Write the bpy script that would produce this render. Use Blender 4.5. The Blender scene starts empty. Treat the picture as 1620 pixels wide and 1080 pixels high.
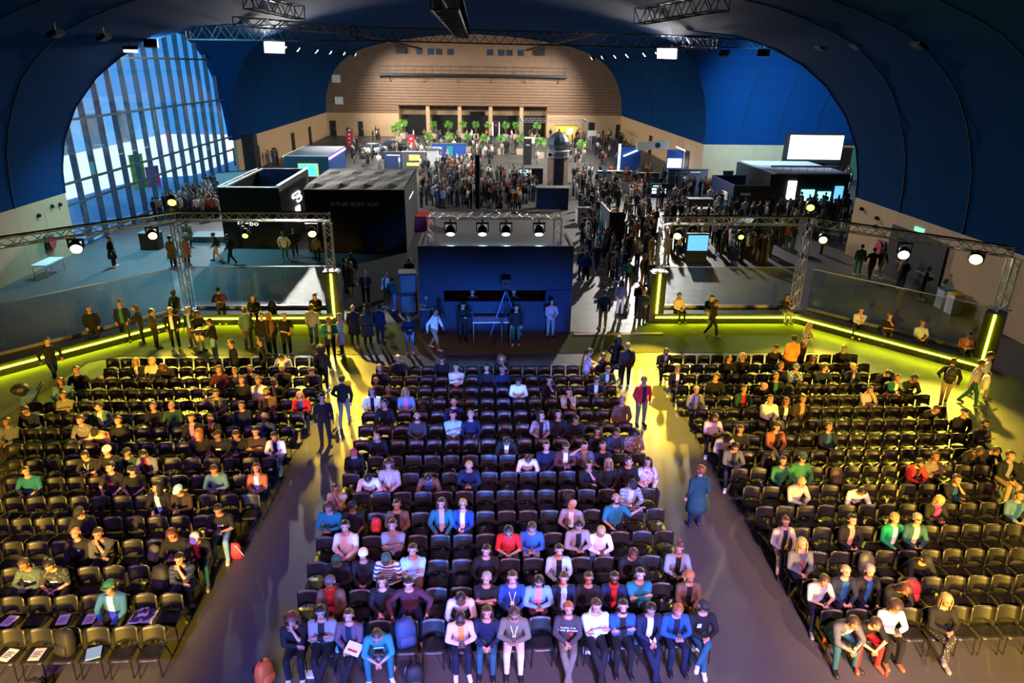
import bpy, bmesh, math, random
from mathutils import Vector, Matrix
import numpy as np
random.seed(11)
rnd = random.random
R = math.radians
SC = bpy.context.scene
COLL = SC.collection

# ------------------------------------------------------------------ camera
cam_d = bpy.data.cameras.new('camera'); cam = bpy.data.objects.new('camera', cam_d); COLL.objects.link(cam)
cam_d.sensor_width = 36.0; cam_d.lens = 24.339; cam_d.clip_end = 600
def cam_axes(p, yaw, roll):
    cy, sy = math.cos(yaw), math.sin(yaw)
    f = Vector((sy*math.cos(p), cy*math.cos(p), -math.sin(p))); r = Vector((cy, -sy, 0)); d = f.cross(r)
    c, s = math.cos(roll), math.sin(roll)
    return c*r + s*d, -s*r + c*d, f
ax_r, ax_d, ax_f = cam_axes(.378179449, .0514043311, -.0142859755)
m = Matrix((ax_r, -ax_d, -ax_f)).transposed().to_4x4(); m.translation = (0, 0, 11)
cam.matrix_world = m
SC.camera = cam
SC.view_settings.view_transform = 'Standard'; SC.view_settings.look = 'None'
SC.view_settings.exposure = 0.0; SC.view_settings.gamma = 1.0; SC.view_settings.use_curve_mapping = False
SC.cycles.use_denoising = True
SC.cycles.max_bounces = 6; SC.cycles.diffuse_bounces = 3; SC.cycles.glossy_bounces = 3
SC.cycles.transparent_max_bounces = 12; SC.cycles.sample_clamp_indirect = 4.0
SC.cycles.caustics_reflective = False; SC.cycles.caustics_refractive = False

# ------------------------------------------------------------------ world (daylight outside the glass end wall)
W = bpy.data.worlds.new('daylight'); SC.world = W; W.use_nodes = True
wn = W.node_tree.nodes; wl = W.node_tree.links
bg = wn['Background']
tc = wn.new('ShaderNodeTexCoord'); sx = wn.new('ShaderNodeSeparateXYZ'); cr = wn.new('ShaderNodeValToRGB')
wl.new(tc.outputs['Generated'], sx.inputs[0]); wl.new(sx.outputs['Z'], cr.inputs[0]); wl.new(cr.outputs[0], bg.inputs[0])
cr.color_ramp.elements[0].position = 0.0; cr.color_ramp.elements[0].color = (.07, .36, .95, 1)
cr.color_ramp.elements[1].position = .35; cr.color_ramp.elements[1].color = (.05, .28, .8, 1)
bg.inputs[1].default_value = 1.0

# ------------------------------------------------------------------ stage lighting and hall lighting
def spot(name, loc, target, power, color, angle, blend=.5, size=.25):
    d = bpy.data.lights.new(name, 'SPOT'); o = bpy.data.objects.new(name, d); COLL.objects.link(o)
    d.energy = power; d.color = color; d.spot_size = R(angle); d.spot_blend = blend; d.shadow_soft_size = size
    o.location = loc
    o.rotation_euler = (Vector(target) - Vector(loc)).to_track_quat('-Z', 'Y').to_euler()
    return o
YEL = (1, .66, .06); AMB = (1, .60, .06); BLU = (.03, .21, 1); PNK = (1, .40, .50); WHT = (1, .93, .84)
# stage lamps standing low at the stage front, behind the photographer, aimed level over the audience
for x, tx in ((-3, -2.2), (3.6, 3)):
    spot('stage_spot_blue_offscreen', (x, -7, 4.4), (tx, 14.5, .2), 40000, BLU, 21, .5, .8)
for x, tx in ((-2, -1.4), (2.6, 2.4)):
    spot('stage_spot_blue_offscreen', (x, -7, 4.8), (tx, 21, .6), 36000, BLU, 13, .6, .8)
for x, tx in ((-6, -8), (-7, -12.2), (7, 9), (8, 13.2)):
    spot('stage_spot_amber_offscreen', (x, -7, 4.6), (tx, 15, .2), 72000, AMB, 17, .5, .8)
# pinkish white key lamps on the front rig
spot('stage_key_pink_offscreen', (-2, -6, 12.6), (-.6, 12.5, 1), 8200, PNK, 30, .8, .5)
spot('stage_key_pink_offscreen', (2.5, -6, 12.6), (1.6, 14.5, 1), 8200, PNK, 30, .8, .5)
spot('stage_key_pink_offscreen', (-7, -6, 12.6), (-10, 15, 1), 3000, PNK, 30, .8, .5)
spot('stage_key_pink_offscreen', (8, -6, 12.6), (12, 15, 1), 3000, PNK, 30, .8, .5)
# yellow back lights on the rig above the podiums, raking toward the stage
for x, tx, ty, p, a in ((-9, -10.8, 18.5, 11000, 36), (-4.5, -4.9, 21.5, 32000, 22), (5.2, 5.9, 21.5, 32000, 22), (10, 12, 18.5, 11000, 36), (-8.5, -9.2, 12.2, 8000, 20), (11, 11, 12.6, 8000, 20)):
    spot('rig_backlight_offscreen', (x, 29, 13.5), (tx, ty, 0), p, YEL, a, .5, .15)
# ceiling lamps over the stage edge that tint the floor before the front rows
spot('stage_spot_violet_offscreen', (-9, -4, 13), (-6.5, 10, 0), 13000, (.46, .22, 1), 46, .9)
spot('stage_spot_violet_offscreen', (5.5, -4, 13), (4, 8.5, 0), 27000, (.8, .46, 1), 46, .9)
spot('stage_spot_peach_offscreen', (12, -4, 13), (10.5, 9.5, 0), 23000, (1, .5, .28), 42, .9)
# low sun outside, on the far side of the hall's roof
sd = bpy.data.lights.new('sun_offscreen', 'SUN'); so = bpy.data.objects.new('sun_offscreen', sd); COLL.objects.link(so); sd.energy = 6; sd.angle = R(1); sd.color = (1, .97, .92)
so.rotation_euler = Vector((-.55, .12, -.82)).to_track_quat('-Z', 'Y').to_euler()

# ------------------------------------------------------------------ helpers: materials
MATS = {}
def mat(name, col, rough=.6, metal=0., var=.12, scale=8., emit=None, estr=0., spec=.5, bump=0.):
    if name in MATS: return MATS[name]
    M = bpy.data.materials.new(name); M.use_nodes = True; nt = M.node_tree; b = nt.nodes['Principled BSDF']
    b.inputs['Roughness'].default_value = rough; b.inputs['Metallic'].default_value = metal
    b.inputs['Specular IOR Level'].default_value = spec
    b.inputs['Base Color'].default_value = (*col, 1)
    if var > 0:
        t = nt.nodes.new('ShaderNodeTexCoord'); n = nt.nodes.new('ShaderNodeTexNoise'); n.inputs['Scale'].default_value = scale
        n.inputs['Detail'].default_value = 3
        mx = nt.nodes.new('ShaderNodeMix'); mx.data_type = 'RGBA'
        nt.links.new(t.outputs['Object'], n.inputs['Vector']); nt.links.new(n.outputs['Fac'], mx.inputs['Factor'])
        mx.inputs['A'].default_value = (*[c*(1-var) for c in col], 1)
        mx.inputs['B'].default_value = (*[min(1, c*(1+var)) for c in col], 1)
        nt.links.new(mx.outputs['Result'], b.inputs['Base Color'])
        if bump:
            bp = nt.nodes.new('ShaderNodeBump'); bp.inputs['Strength'].default_value = bump
            nt.links.new(n.outputs['Fac'], bp.inputs['Height']); nt.links.new(bp.outputs[0], b.inputs['Normal'])
    if emit:
        b.inputs['Emission Color'].default_value = (*emit, 1); b.inputs['Emission Strength'].default_value = estr
    MATS[name] = M
    return M
def nodes(M): return M.node_tree.nodes, M.node_tree.links, M.node_tree.nodes['Principled BSDF']

# ------------------------------------------------------------------ helpers: meshes
class MB:
    def __init__(s): s.v = []; s.f = []; s.m = []
    def add(s, vs, fs, mi=0):
        o = len(s.v); s.v += [tuple(p) for p in vs]; s.f += [tuple(i+o for i in f) for f in fs]; s.m += [mi]*len(fs); return s
    def box(s, x0, x1, y0, y1, z0, z1, mi=0, M=None):
        vs = [Vector(p) for p in ((x0,y0,z0),(x1,y0,z0),(x1,y1,z0),(x0,y1,z0),(x0,y0,z1),(x1,y0,z1),(x1,y1,z1),(x0,y1,z1))]
        if M is not None: vs = [M @ p for p in vs]
        return s.add(vs, [(0,3,2,1),(4,5,6,7),(0,1,5,4),(1,2,6,5),(2,3,7,6),(3,0,4,7)], mi)
    def tube(s, a, b, r0, r1=None, n=6, mi=0, cap=True):
        a, b = Vector(a), Vector(b); r1 = r0 if r1 is None else r1
        d = b-a
        if d.length < 1e-6: return s
        d.normalize(); u = d.orthogonal().normalized(); w = d.cross(u)
        vs = [a + (u*math.cos(6.28319*i/n) + w*math.sin(6.28319*i/n))*r0 for i in range(n)]
        vs += [b + (u*math.cos(6.28319*i/n) + w*math.sin(6.28319*i/n))*r1 for i in range(n)]
        fs = [(i, (i+1) % n, n+(i+1) % n, n+i) for i in range(n)]
        if cap: fs += [tuple(range(n-1, -1, -1)), tuple(range(n, 2*n))]
        return s.add(vs, fs, mi)
    def path(s, pts, r, n=6, mi=0):
        for a, b in zip(pts, pts[1:]): s.tube(a, b, r, r, n, mi)
        return s
    def loft(s, rings, mi=0, cap=True):
        n = len(rings[0]); vs = [p for r in rings for p in r]
        fs = [(k*n+i, k*n+(i+1) % n, (k+1)*n+(i+1) % n, (k+1)*n+i) for k in range(len(rings)-1) for i in range(n)]
        if cap: fs += [tuple(range(n-1, -1, -1)), tuple(range((len(rings)-1)*n, len(rings)*n))]
        return s.add(vs, fs, mi)
    def lathe(s, prof, n=12, c=(0,0,0), mi=0, cap=True):
        return s.loft([[(c[0]+r*math.cos(6.28319*i/n), c[1]+r*math.sin(6.28319*i/n), c[2]+z) for i in range(n)] for r, z in prof], mi, cap)
    def ball(s, c, r, n=8, m_=5, mi=0, M=None):
        rr = r if hasattr(r, '__len__') else (r, r, r)
        rings = []
        for k in range(m_+1):
            th = -math.pi/2 + math.pi*(k+.001)/(m_+.002)
            ring = [Vector((rr[0]*math.cos(th)*math.cos(6.28319*i/n), rr[1]*math.cos(th)*math.sin(6.28319*i/n), rr[2]*math.sin(th))) for i in range(n)]
            rings.append([(M @ p if M is not None else p) + Vector(c) for p in ring])
        return s.loft(rings, mi)
    def mesh(s, name, mats=(), smooth=False):
        me = bpy.data.meshes.new(name); me.from_pydata(s.v, [], s.f)
        for M in mats: me.materials.append(M)
        if len(mats) > 1 or any(s.m): me.polygons.foreach_set('material_index', s.m)
        if smooth: me.polygons.foreach_set('use_smooth', [True]*len(s.f))
        me.update(); return me
    def build(s, name, M, parent=None, smooth=False, loc=None):
        mats = M if isinstance(M, (list, tuple)) else [M]
        return put(name, s.mesh(name, mats, smooth), parent, loc)
def put(name, me, parent=None, loc=None):
    o = bpy.data.objects.new(name, me); COLL.objects.link(o)
    if parent is not None: o.parent = parent
    if loc is not None: o.location = loc
    return o
def tag(o, label, cat, group=None, kind=None):
    o['label'] = label; o['category'] = cat
    if group: o['group'] = group
    if kind: o['kind'] = kind
    return o
def thing(name, label, cat, loc=(0,0,0), rz=0., group=None):
    o = bpy.data.objects.new(name, None); COLL.objects.link(o); o.location = loc; o.rotation_euler = (0, 0, rz)
    o.empty_display_size = .2
    return tag(o, label, cat, group)
def struct(o): o['kind'] = 'structure'; return o
def text_mesh(body, size, depth=.01):
    cu = bpy.data.curves.new('t', 'FONT'); cu.body = body; cu.size = size; cu.extrude = depth; cu.align_x = 'CENTER'; cu.align_y = 'CENTER'
    cu.resolution_u = 2
    o = bpy.data.objects.new('t', cu); COLL.objects.link(o)
    me = bpy.data.meshes.new_from_object(o.evaluated_get(bpy.context.evaluated_depsgraph_get()))
    bpy.data.objects.remove(o); bpy.data.curves.remove(cu)
    me.materials.clear(); return me
def text(name, body, size, M, parent, loc, rz=0., sx_=1., depth=.01):
    me = text_mesh(body, size, depth); me.materials.append(M)
    o = put(name, me, parent, loc); o.rotation_euler = (R(90), 0, rz); o.scale = (sx_, 1, 1); return o
def lattice(p0, p1, w, bays, r=.025, rb=.014, n=4):
    """square lattice truss from p0 to p1"""
    p0, p1 = Vector(p0), Vector(p1); d = (p1-p0); L = d.length; d.normalize()
    up = Vector((0,0,1)) if abs(d.z) < .9 else Vector((0,1,0))
    u = d.cross(up).normalized()*w/2; v = u.cross(d).normalized()*w/2
    cs = [u+v, u-v, -u-v, -u+v]; b = MB()
    for c in cs: b.tube(p0+c, p1+c, r, r, n)
    for k in range(bays):
        a, e = p0+d*L*k/bays, p0+d*L*(k+1)/bays
        for q in range(4):
            c0, c1 = cs[q], cs[(q+1) % 4]
            if k % 2: c0, c1 = c1, c0
            b.tube(a+c0, e+c1, rb, rb, n, cap=False)
    for k in (0, bays):
        a = p0+d*L*k/bays
        for q in range(4): b.tube(a+cs[q], a+cs[(q+1) % 4], rb, rb, n, cap=False)
    return b

# ------------------------------------------------------------------ materials for the shell
m_fabric = mat('blue_fabric', (.003, .034, .12), 1.0, var=.10, scale=.25, spec=.04)
m_seam = mat('seam_black', (.004, .008, .02), .8, var=0)
m_ply = mat('plywood', (.50, .33, .18), .6, var=.10, scale=1.2)
n_, l_, b_ = nodes(m_ply)
def add_wave(M, scale, dist, lo, hi, axis='Z', bands=True, col_in=None):
    n_, l_, b_ = nodes(M)
    t = n_.new('ShaderNodeTexCoord'); wv = n_.new('ShaderNodeTexWave'); wv.wave_type = 'BANDS'; wv.bands_direction = axis
    wv.inputs['Scale'].default_value = scale; wv.inputs['Distortion'].default_value = dist; wv.inputs['Detail'].default_value = 3
    l_.new(t.outputs['Object'], wv.inputs['Vector'])
    mx = n_.new('ShaderNodeMix'); mx.data_type = 'RGBA'; mx.inputs['A'].default_value = (*lo, 1); mx.inputs['B'].default_value = (*hi, 1)
    l_.new(wv.outputs['Fac'], mx.inputs['Factor']); l_.new(mx.outputs['Result'], b_.inputs['Base Color'])
m_wood = mat('slat_wood', (.21, .122, .07), .6, var=.22, scale=1.5)
m_dark = mat('near_black', (.006, .006, .008), .6, var=.2)
m_blackm = mat('black_metal', (.012, .012, .014), .45, metal=.3, var=.1)
m_alu = mat('aluminium', (.55, .55, .58), .35, metal=.85, var=.08, scale=20)
m_white = mat('white_panel', (.8, .8, .8), .5, var=.03)
m_grey = mat('grey_panel', (.10, .11, .125), .6, var=.1)
m_glass = bpy.data.materials.new('glass'); m_glass.use_nodes = True
def make_glass(M, tint, refl, rough=.02):
    nt = M.node_tree; nt.nodes.clear(); out = nt.nodes.new('ShaderNodeOutputMaterial')
    tr = nt.nodes.new('ShaderNodeBsdfTransparent'); tr.inputs[0].default_value = (*tint, 1)
    gl = nt.nodes.new('ShaderNodeBsdfGlossy'); gl.inputs['Roughness'].default_value = rough; gl.inputs[0].default_value = (.9, .95, 1, 1)
    mx = nt.nodes.new('ShaderNodeMixShader'); mx.inputs[0].default_value = refl
    nt.links.new(tr.outputs[0], mx.inputs[1]); nt.links.new(gl.outputs[0], mx.inputs[2]); nt.links.new(mx.outputs[0], out.inputs[0])
make_glass(m_glass, (.8, .95, 1), .14)
m_plexi = bpy.data.materials.new('plexiglass'); m_plexi.use_nodes = True
make_glass(m_plexi, (.8, .83, .83), .09, .1)
def emat(name, col, s): return mat(name, (.02, .02, .02), .5, var=0, emit=col, estr=s)
m_led = emat('led_yellow_green', (.78, .86, .008), 90)
m_lampw = emat('lamp_white', (.9, .95, 1), 60)
m_lampy = emat('lamp_yellow', (1, .74, .14), 8)
m_lampb = emat('lamp_blue_white', (.45, .75, 1), 12)
m_lampg = emat('lamp_green_yellow', (.85, .9, .08), 6)

# ------------------------------------------------------------------ floor
m_floor = mat('concrete', (.072, .070, .069), .42, var=.28, scale=.45, spec=.4)
nf, lf, bf = nodes(m_floor)
t2 = nf.new('ShaderNodeTexCoord'); n2 = nf.new('ShaderNodeTexNoise'); n2.inputs['Scale'].default_value = 2.2; n2.inputs['Detail'].default_value = 8
r2 = nf.new('ShaderNodeMapRange'); r2.inputs['To Min'].default_value = .34; r2.inputs['To Max'].default_value = .62
lf.new(t2.outputs['Object'], n2.inputs['Vector']); lf.new(n2.outputs['Fac'], r2.inputs[0]); lf.new(r2.outputs[0], bf.inputs['Roughness'])
struct(MB().add([(-25.3,-26,0),(63,-26,0),(63,122.6,0),(-25.3,122.6,0)], [(0,1,2,3)]).build('floor', m_floor))
m_carpet = mat('carpet', (.15, .16, .085), .95, var=.2, scale=14, bump=.15, spec=.1)
def slab(name, poly, z0, z1, M):
    n = len(poly); b = MB(); b.add([(x, y, z0) for x, y in poly] + [(x, y, z1) for x, y in poly],
        [tuple(range(n, 2*n))] + [(i, (i+1) % n, n+(i+1) % n, n+i) for i in range(n)])
    return b.build(name, M)

slab_c = slab('floor_carpet', [(-15.76, 21), (-15.55, 22.74), (-15.29, 25.65), (-14.37, 26.27), (-3.55, 26.25), (7.68, 26.29), (14.1, 26.2),
    (15.2, 29.8), (8.2, 30.4), (6.5, 28.4), (-4.5, 30.2), (-6.6, 30.4), (-13.2, 30.2), (-20, 23.4), (-20, 18)], .0, .012, m_carpet)
struct(slab_c)
ramp = MB().box(4.2, 8.2, -.12, .12, .012, .05).build('cable_ramp', mat('ramp_tan', (.45, .33, .2), .6), loc=(0, 28.35, 0)); ramp.rotation_euler = (0, 0, R(.8))
tag(ramp, 'tan cable ramp lying on floor between blue booth and podium', 'cable ramp')

# ------------------------------------------------------------------ hall shell: nave barrel vault crossed by a transept
XC = -.43; YC = 58.6
NAVE = [(24.2,3.62),(24.15,5),(23.9,6.6),(23.3,8.4),(22.3,10.1),(21.2,11.3),(19.8,12.3),(18,13.15),(15.5,13.9),(12.5,14.5),(9,15),(5,15.4),(0,15.6)]
TRAN = [(15.75,3.62),(15.6,5),(15.2,6.6),(14.4,8.4),(13.2,10.1),(11.9,11.3),(10.2,12.3),(7.6,13.15),(0.0,13.9)]
def tw(z):
    for (a, z0), (b, z1) in zip(TRAN, TRAN[1:]):
        if z0 <= z <= z1: return a + (b-a)*(z-z0)/(z1-z0)
    return 0.
def nw(z):
    for (a, z0), (b, z1) in zip(NAVE, NAVE[1:]):
        if z0 <= z <= z1: return a + (b-a)*(z-z0)/(z1-z0)
    return 24.2 if z < 3.7 else 0.
PROF = []
for (a, z0), (b, z1) in zip(NAVE, NAVE[1:]):
    PROF += [(a+(b-a)*q/3, z0+(z1-z0)*q/3) for q in range(3)]
PROF.append(NAVE[-1])
Y_NEAR, Y_BACK = -24., 119.6
def vault_patch(name, side, y_of):
    b = MB(); rows = []
    for w, z in PROF:
        ya, yb = y_of(z); rows.append([(XC+side*w, ya+(yb-ya)*k/24, z) for k in range(25)])
    vs = [p for r in rows for p in r]
    fs = [(i*25+k, i*25+k+1, (i+1)*25+k+1, (i+1)*25+k) for i in range(len(rows)-1) for k in range(24)]
    return struct(b.add(vs, fs).build(name, m_fabric, smooth=True))
vaults = {}
for side, nm in ((-1, 'glass_side'), (1, 'plywood_side')):
    vaults[nm, 0] = vault_patch('ceiling_near_'+nm, side, lambda z: (Y_NEAR, YC-tw(z)))
    vaults[nm, 1] = vault_patch('ceiling_far_'+nm, side, lambda z: (YC+tw(z), Y_BACK))
def trans_patch(name, side, end, sgn):
    tp = []
    for (a, z0), (b, z1) in zip(TRAN, TRAN[1:]):
        tp += [(a+(b-a)*q/4, z0+(z1-z0)*q/4) for q in range(4)]
    tp.append(TRAN[-1]); rows = []
    for w, z in tp:
        x0 = XC+side*nw(z); rows.append([(x0+(end-x0)*k/10, YC+sgn*w, z) for k in range(11)])
    vs = [p for r in rows for p in r]
    fs = [(i*11+k, i*11+k+1, (i+1)*11+k+1, (i+1)*11+k) for i in range(len(rows)-1) for k in range(10)]
    return struct(MB().add(vs, fs).build(name, m_fabric, smooth=True))
XE = 62.
tv = {}
for sgn, q in ((-1, 'near'), (1, 'far')):
    tv['R', sgn] = trans_patch('ceiling_transept_%s' % q, 1, XE, sgn)
    tv['L', sgn] = trans_patch('ceiling_glass_reveal_%s' % q, -1, -25.4, sgn)
# dark sewn seams on the vault: thin battens that follow the profile
def seam(par, pts): MB().path(pts, .035, 4).build('seam', m_seam, par)
for side, nm in ((-1, 'glass_side'), (1, 'plywood_side')):
    for y in (16, 21.5, 27, 32.5, 38):
        seam(vaults[nm, 0], [(XC+side*(w-.02), y, z) for w, z in PROF[::2]])
    for y in (80, 86, 92, 98, 104, 110):
        seam(vaults[nm, 1], [(XC+side*(w-.02), y, z) for w, z in PROF[:22:2]])
    # groin edges
    for sgn, ob in ((-1, vaults[nm, 0]), (1, vaults[nm, 1])):
        seam(ob, [(XC+side*(nw(z)-.02), YC+sgn*tw(z), z) for z in [3.62+.4*i for i in range(26)]])
for x in (27.5, 31.5, 35.5, 39.5):
    seam(tv['R', 1], [(x, YC+w-.03, z) for w, z in TRAN])
    seam(tv['R', -1], [(x, YC-w+.03, z) for w, z in TRAN])
seam(tv['L', 1], [(-24.9, YC+w-.03, z) for w, z in TRAN])

# lower plywood walls
def wallbox(name, x0, x1, y0, y1, z1=3.62, M=None): return struct(MB().box(x0, x1, y0, y1, 0, z1).build(name, M or m_ply))
XL, XR = XC-24.2, XC+24.2
w_ln = wallbox('wall_glass_side_near', XL-.3, XL, Y_NEAR, 42.85); w_lf = wallbox('wall_glass_side_far', XL-.3, XL, 74.35, Y_BACK)
w_rn = wallbox('wall_plywood_side_near', XR, XR+.3, Y_NEAR, 42.85); w_rf = wallbox('wall_plywood_side_far', XR, XR+.3, 74.35, Y_BACK)
w_tn = wallbox('wall_transept_near', XR+.3, XE, 42.55, 42.85); w_tf = wallbox('wall_transept_far', XR+.3, XE, 74.35, 74.65)
struct(MB().box(XE, XE+.3, 42, 75, 0, 15).build('wall_transept_end', m_ply))
struct(MB().box(XL-1, XR+1, Y_NEAR-.3, Y_NEAR, 0, 16.5).build('wall_stage_end', m_dark))
# plywood panel joints: each sheet is a thin board standing proud of the wall
ply_sheet = MB().box(0, .025, 0, 2.4, .02, 3.6).mesh('plywood_sheet', [m_ply])
k = 0
def sheets(par, fn, n):
    for i in range(n):
        o = put('plywood_panel', ply_sheet, par); fn(o, i)
def f_l(o, i): o.location = (XL-.01, 42.85-2.42*(i+1), 0)
def f_r(o, i): o.location = (XR-.015, 42.85-2.42*(i+1), 0)
sheets(w_ln, f_l, 9); sheets(w_rn, f_r, 10)
def f_lf(o, i): o.location = (XL-.01, 74.5+2.42*i, 0)
def f_rf(o, i): o.location = (XR-.015, 74.5+2.42*i, 0)
sheets(w_lf, f_lf, 18); sheets(w_rf, f_rf, 18)
def f_tf(o, i): o.location = (XR+.4+2.42*(i+1), 74.33, 0); o.rotation_euler = (0, 0, R(90))
sheets(w_tf, f_tf, 9)

# back wall: plywood base with an entrance recess, slatted wood above
wb = struct(MB().box(XL-.5, XR+.5, Y_BACK+2.6, Y_BACK+2.9, 0, 16).build('wall_back', m_wood))
RX0, RX1, RZ = -12.9, 11.4, 4.9
b = MB().box(XL, RX0, Y_BACK, Y_BACK+.3, 0, 3.62).box(RX1, XR, Y_BACK, Y_BACK+.3, 0, 3.62)
struct(b.build('wall_back_plywood', m_ply))
slat_n = 27
for i in range(slat_n):
    z0 = 3.66+i*.44; z1 = z0+.36; w = max(nw(z0+.1), 2)
    segs = [(-w, w)] if z0 > RZ-.1 else [(-w, RX0-XC), (RX1-XC, w)]
    for a, e in segs:
        MB().box(XC+a, XC+e, Y_BACK-.03, Y_BACK+.12, z0, z1).build('slat', m_wood, wb)
MB().box(XL, XR, Y_BACK+.12, Y_BACK+.2, RZ, 15.6).build('slat_backing', m_wood, wb)
MB().box(XL, RX0, Y_BACK+.12, Y_BACK+.2, 3.6, RZ).box(RX1, XR, Y_BACK+.12, Y_BACK+.2, 3.6, RZ).build('slat_backing', m_wood, wb)
MB().box(RX0, RX1, Y_BACK, Y_BACK+2.6, RZ, RZ+.1).build('recess_soffit', m_wood, wb)
MB().box(RX0-.2, RX0, Y_BACK+.1, Y_BACK+2.6, 0, RZ).box(RX1, RX1+.2, Y_BACK+.1, Y_BACK+2.6, 0, RZ).build('recess_cheek', m_ply, wb)
MB().box(RX0, RX1, Y_BACK+2.4, Y_BACK+2.6, 3.3, 4.2).build('recess_plywood', m_ply, wb)
for px in (-8.2, -3.0, 2.1, 7.2): MB().box(px-.3, px+.3, Y_BACK+.3, Y_BACK+.9, 0, RZ).build('post', m_ply, wb)
m_curt = mat('black_curtain', (.004, .004, .005), .9, var=.2)
for i, (a, e) in enumerate(((-12.2, -8.7), (-7.7, -3.4), (-2.6, 1.7), (2.5, 6.8), (7.7, 11.0))):
    MB().box(a, e, Y_BACK+2.2, Y_BACK+2.35, 0, 3.3).build('curtain', m_curt, wb)
MB().box(-1.2, 1.0, Y_BACK+2.1, Y_BACK+2.4, 3.1, 3.9).build('curtain', m_curt, wb)
# plain doors, high windows, white panels, vents on the back wall
di = 0
def door(name, x0, x1, z1, par=None):
    d = struct(MB().box(x0, x1, Y_BACK-.06, Y_BACK+.05, 0, z1).build(name, m_dark))
    MB().tube((x1-.2, Y_BACK-.12, 1.0), (x1-.2, Y_BACK-.12, 1.25), .03).build('door_handle', m_alu, d); return d
door('door_1', -24.2, -23.2, 2.4); door('door_2', -19.6, -18.8, 2.3); door('door_3', 18.4, 19.4, 2.5); door('door_4', 23.0, 23.7, 2.2)
m_winb = mat('high_window_glass', (.03, .05, .09), .15, var=.1)
for i, px in enumerate((-9.2, -7.4, -6.1, -4.3, 2.0, 3.8, 5.1, 6.9)):
    wdo = struct(MB().box(px-.48, px+.48, Y_BACK-.08, Y_BACK+.05, 12.55, 13.45).build('window_%d' % (i+1), m_blackm))
    for q in (0, 1): MB().box(px-.42, px+.42, Y_BACK-.1, Y_BACK-.07, 12.6+.42*q, 12.98+.42*q).build('pane', m_winb, wdo)
for i, (px, pz) in enumerate(((-22.6, 8.2), (-22.4, 4.9))):
    o = MB().box(px-.65, px+.65, Y_BACK-.16, Y_BACK-.03, pz, pz+1.15).build('wall_panel', m_white)
    tag(o, 'square white panel on slatted back wall, %s of two' % ('upper', 'lower')[i], 'panel')
for px in (-12.1, 9.9): MB().box(px-.8, px+.8, Y_BACK-.5, Y_BACK-.03, 12.6, 13.9).build('vent', m_blackm, wb)
# catwalk
cw = thing('catwalk', 'long black catwalk with thin railing hung across slatted back wall', 'catwalk', (0, Y_BACK, 0))
MB().box(-15.8, 14.4, -1.1, -.05, 9.35, 9.75).build('deck', m_blackm, cw)
for i in range(22):
    x = -15.7+i*30/21; MB().tube((x, -1.05, 9.7), (x, -1.05, 10.9), .03, n=4).build('baluster', m_blackm, cw)
for z in (10.3, 10.9): MB().path([(-15.7, -.1, z), (-15.7, -1.05, z), (14.3, -1.05, z), (14.3, -.1, z)], .03, 4).build('handrail', m_blackm, cw)
for i in range(6): MB().tube((-14+5.4*i, -1, 9.4), (-14+5.4*i, -.05, 8.4), .06, n=4).build('bracket', m_blackm, cw)

# glass end wall of the transept
gw = struct(thing('window_glass_end_wall', 'tall arched glass curtain wall', 'window')); del gw['category']; del gw['label']
XG = -24.95
mull = [43.3+2.05*i for i in range(15)]
trans_z = [.4, 2.75, 4.0, 7.6, 11.2]
m_frame = mat('frame_blue_grey', (.07, .12, .15), .4, metal=.4)
def arch_z(y):
    d = abs(y-YC)
    for (a, z0), (b_, z1) in zip(TRAN, TRAN[1:]):
        if b_ <= d <= a: return z0 + (z1-z0)*(a-d)/(a-b_) if a > b_ else z1
    return 3.6
for y in mull:
    zt = max(arch_z(y), 4.1)
    MB().box(XG-.34, XG+.02, y-.07, y+.07, 0, zt).build('mullion', m_frame, gw)
for z in trans_z:
    h = tw(z) if z > 3.7 else 15.7
    MB().box(XG-.06, XG+.06, max(YC-h, 42.9), min(YC+h, 74.2), z-.07, z+.07).build('transom', m_frame, gw)
zl = [0] + trans_z + [13.9]
for i in range(len(mull)-1):
    y0, y1 = mull[i]+.07, mull[i+1]-.07
    for za, zb_ in zip(zl, zl[1:]):
        ta, tb = min(zb_, max(arch_z(y0), 3.9)), min(zb_, max(arch_z(y1), 3.9))
        if ta <= za+.1 and tb <= za+.1: continue
        MB().add([(XG, y0, za), (XG, y1, za), (XG, y1, max(tb, za)), (XG, y0, max(ta, za))], [(0, 1, 2, 3)]).build('pane', m_glass, gw)
# outside, beyond the glass: pale paving and a pale low building
struct(MB().box(-70, -25.6, 20, 120, -.3, -.01).build('ground_outside', mat('pale_paving', (.72, .75, .76), .8)))
ob = thing('outside_building', 'blue glazed low building with dark bays seen through the glass wall', 'building', (-52, 60, 0))
MB().box(-1, 1, -48, 60, 0, 6.2).build('wall', mat('blue_facade', (.10, .28, .5), .4, var=.3, scale=.15), ob)
for i in range(12): MB().box(.95, 1.1, -44+8*i, -40.5+8*i, .2, 4.4).build('window', m_frame, ob)

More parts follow.
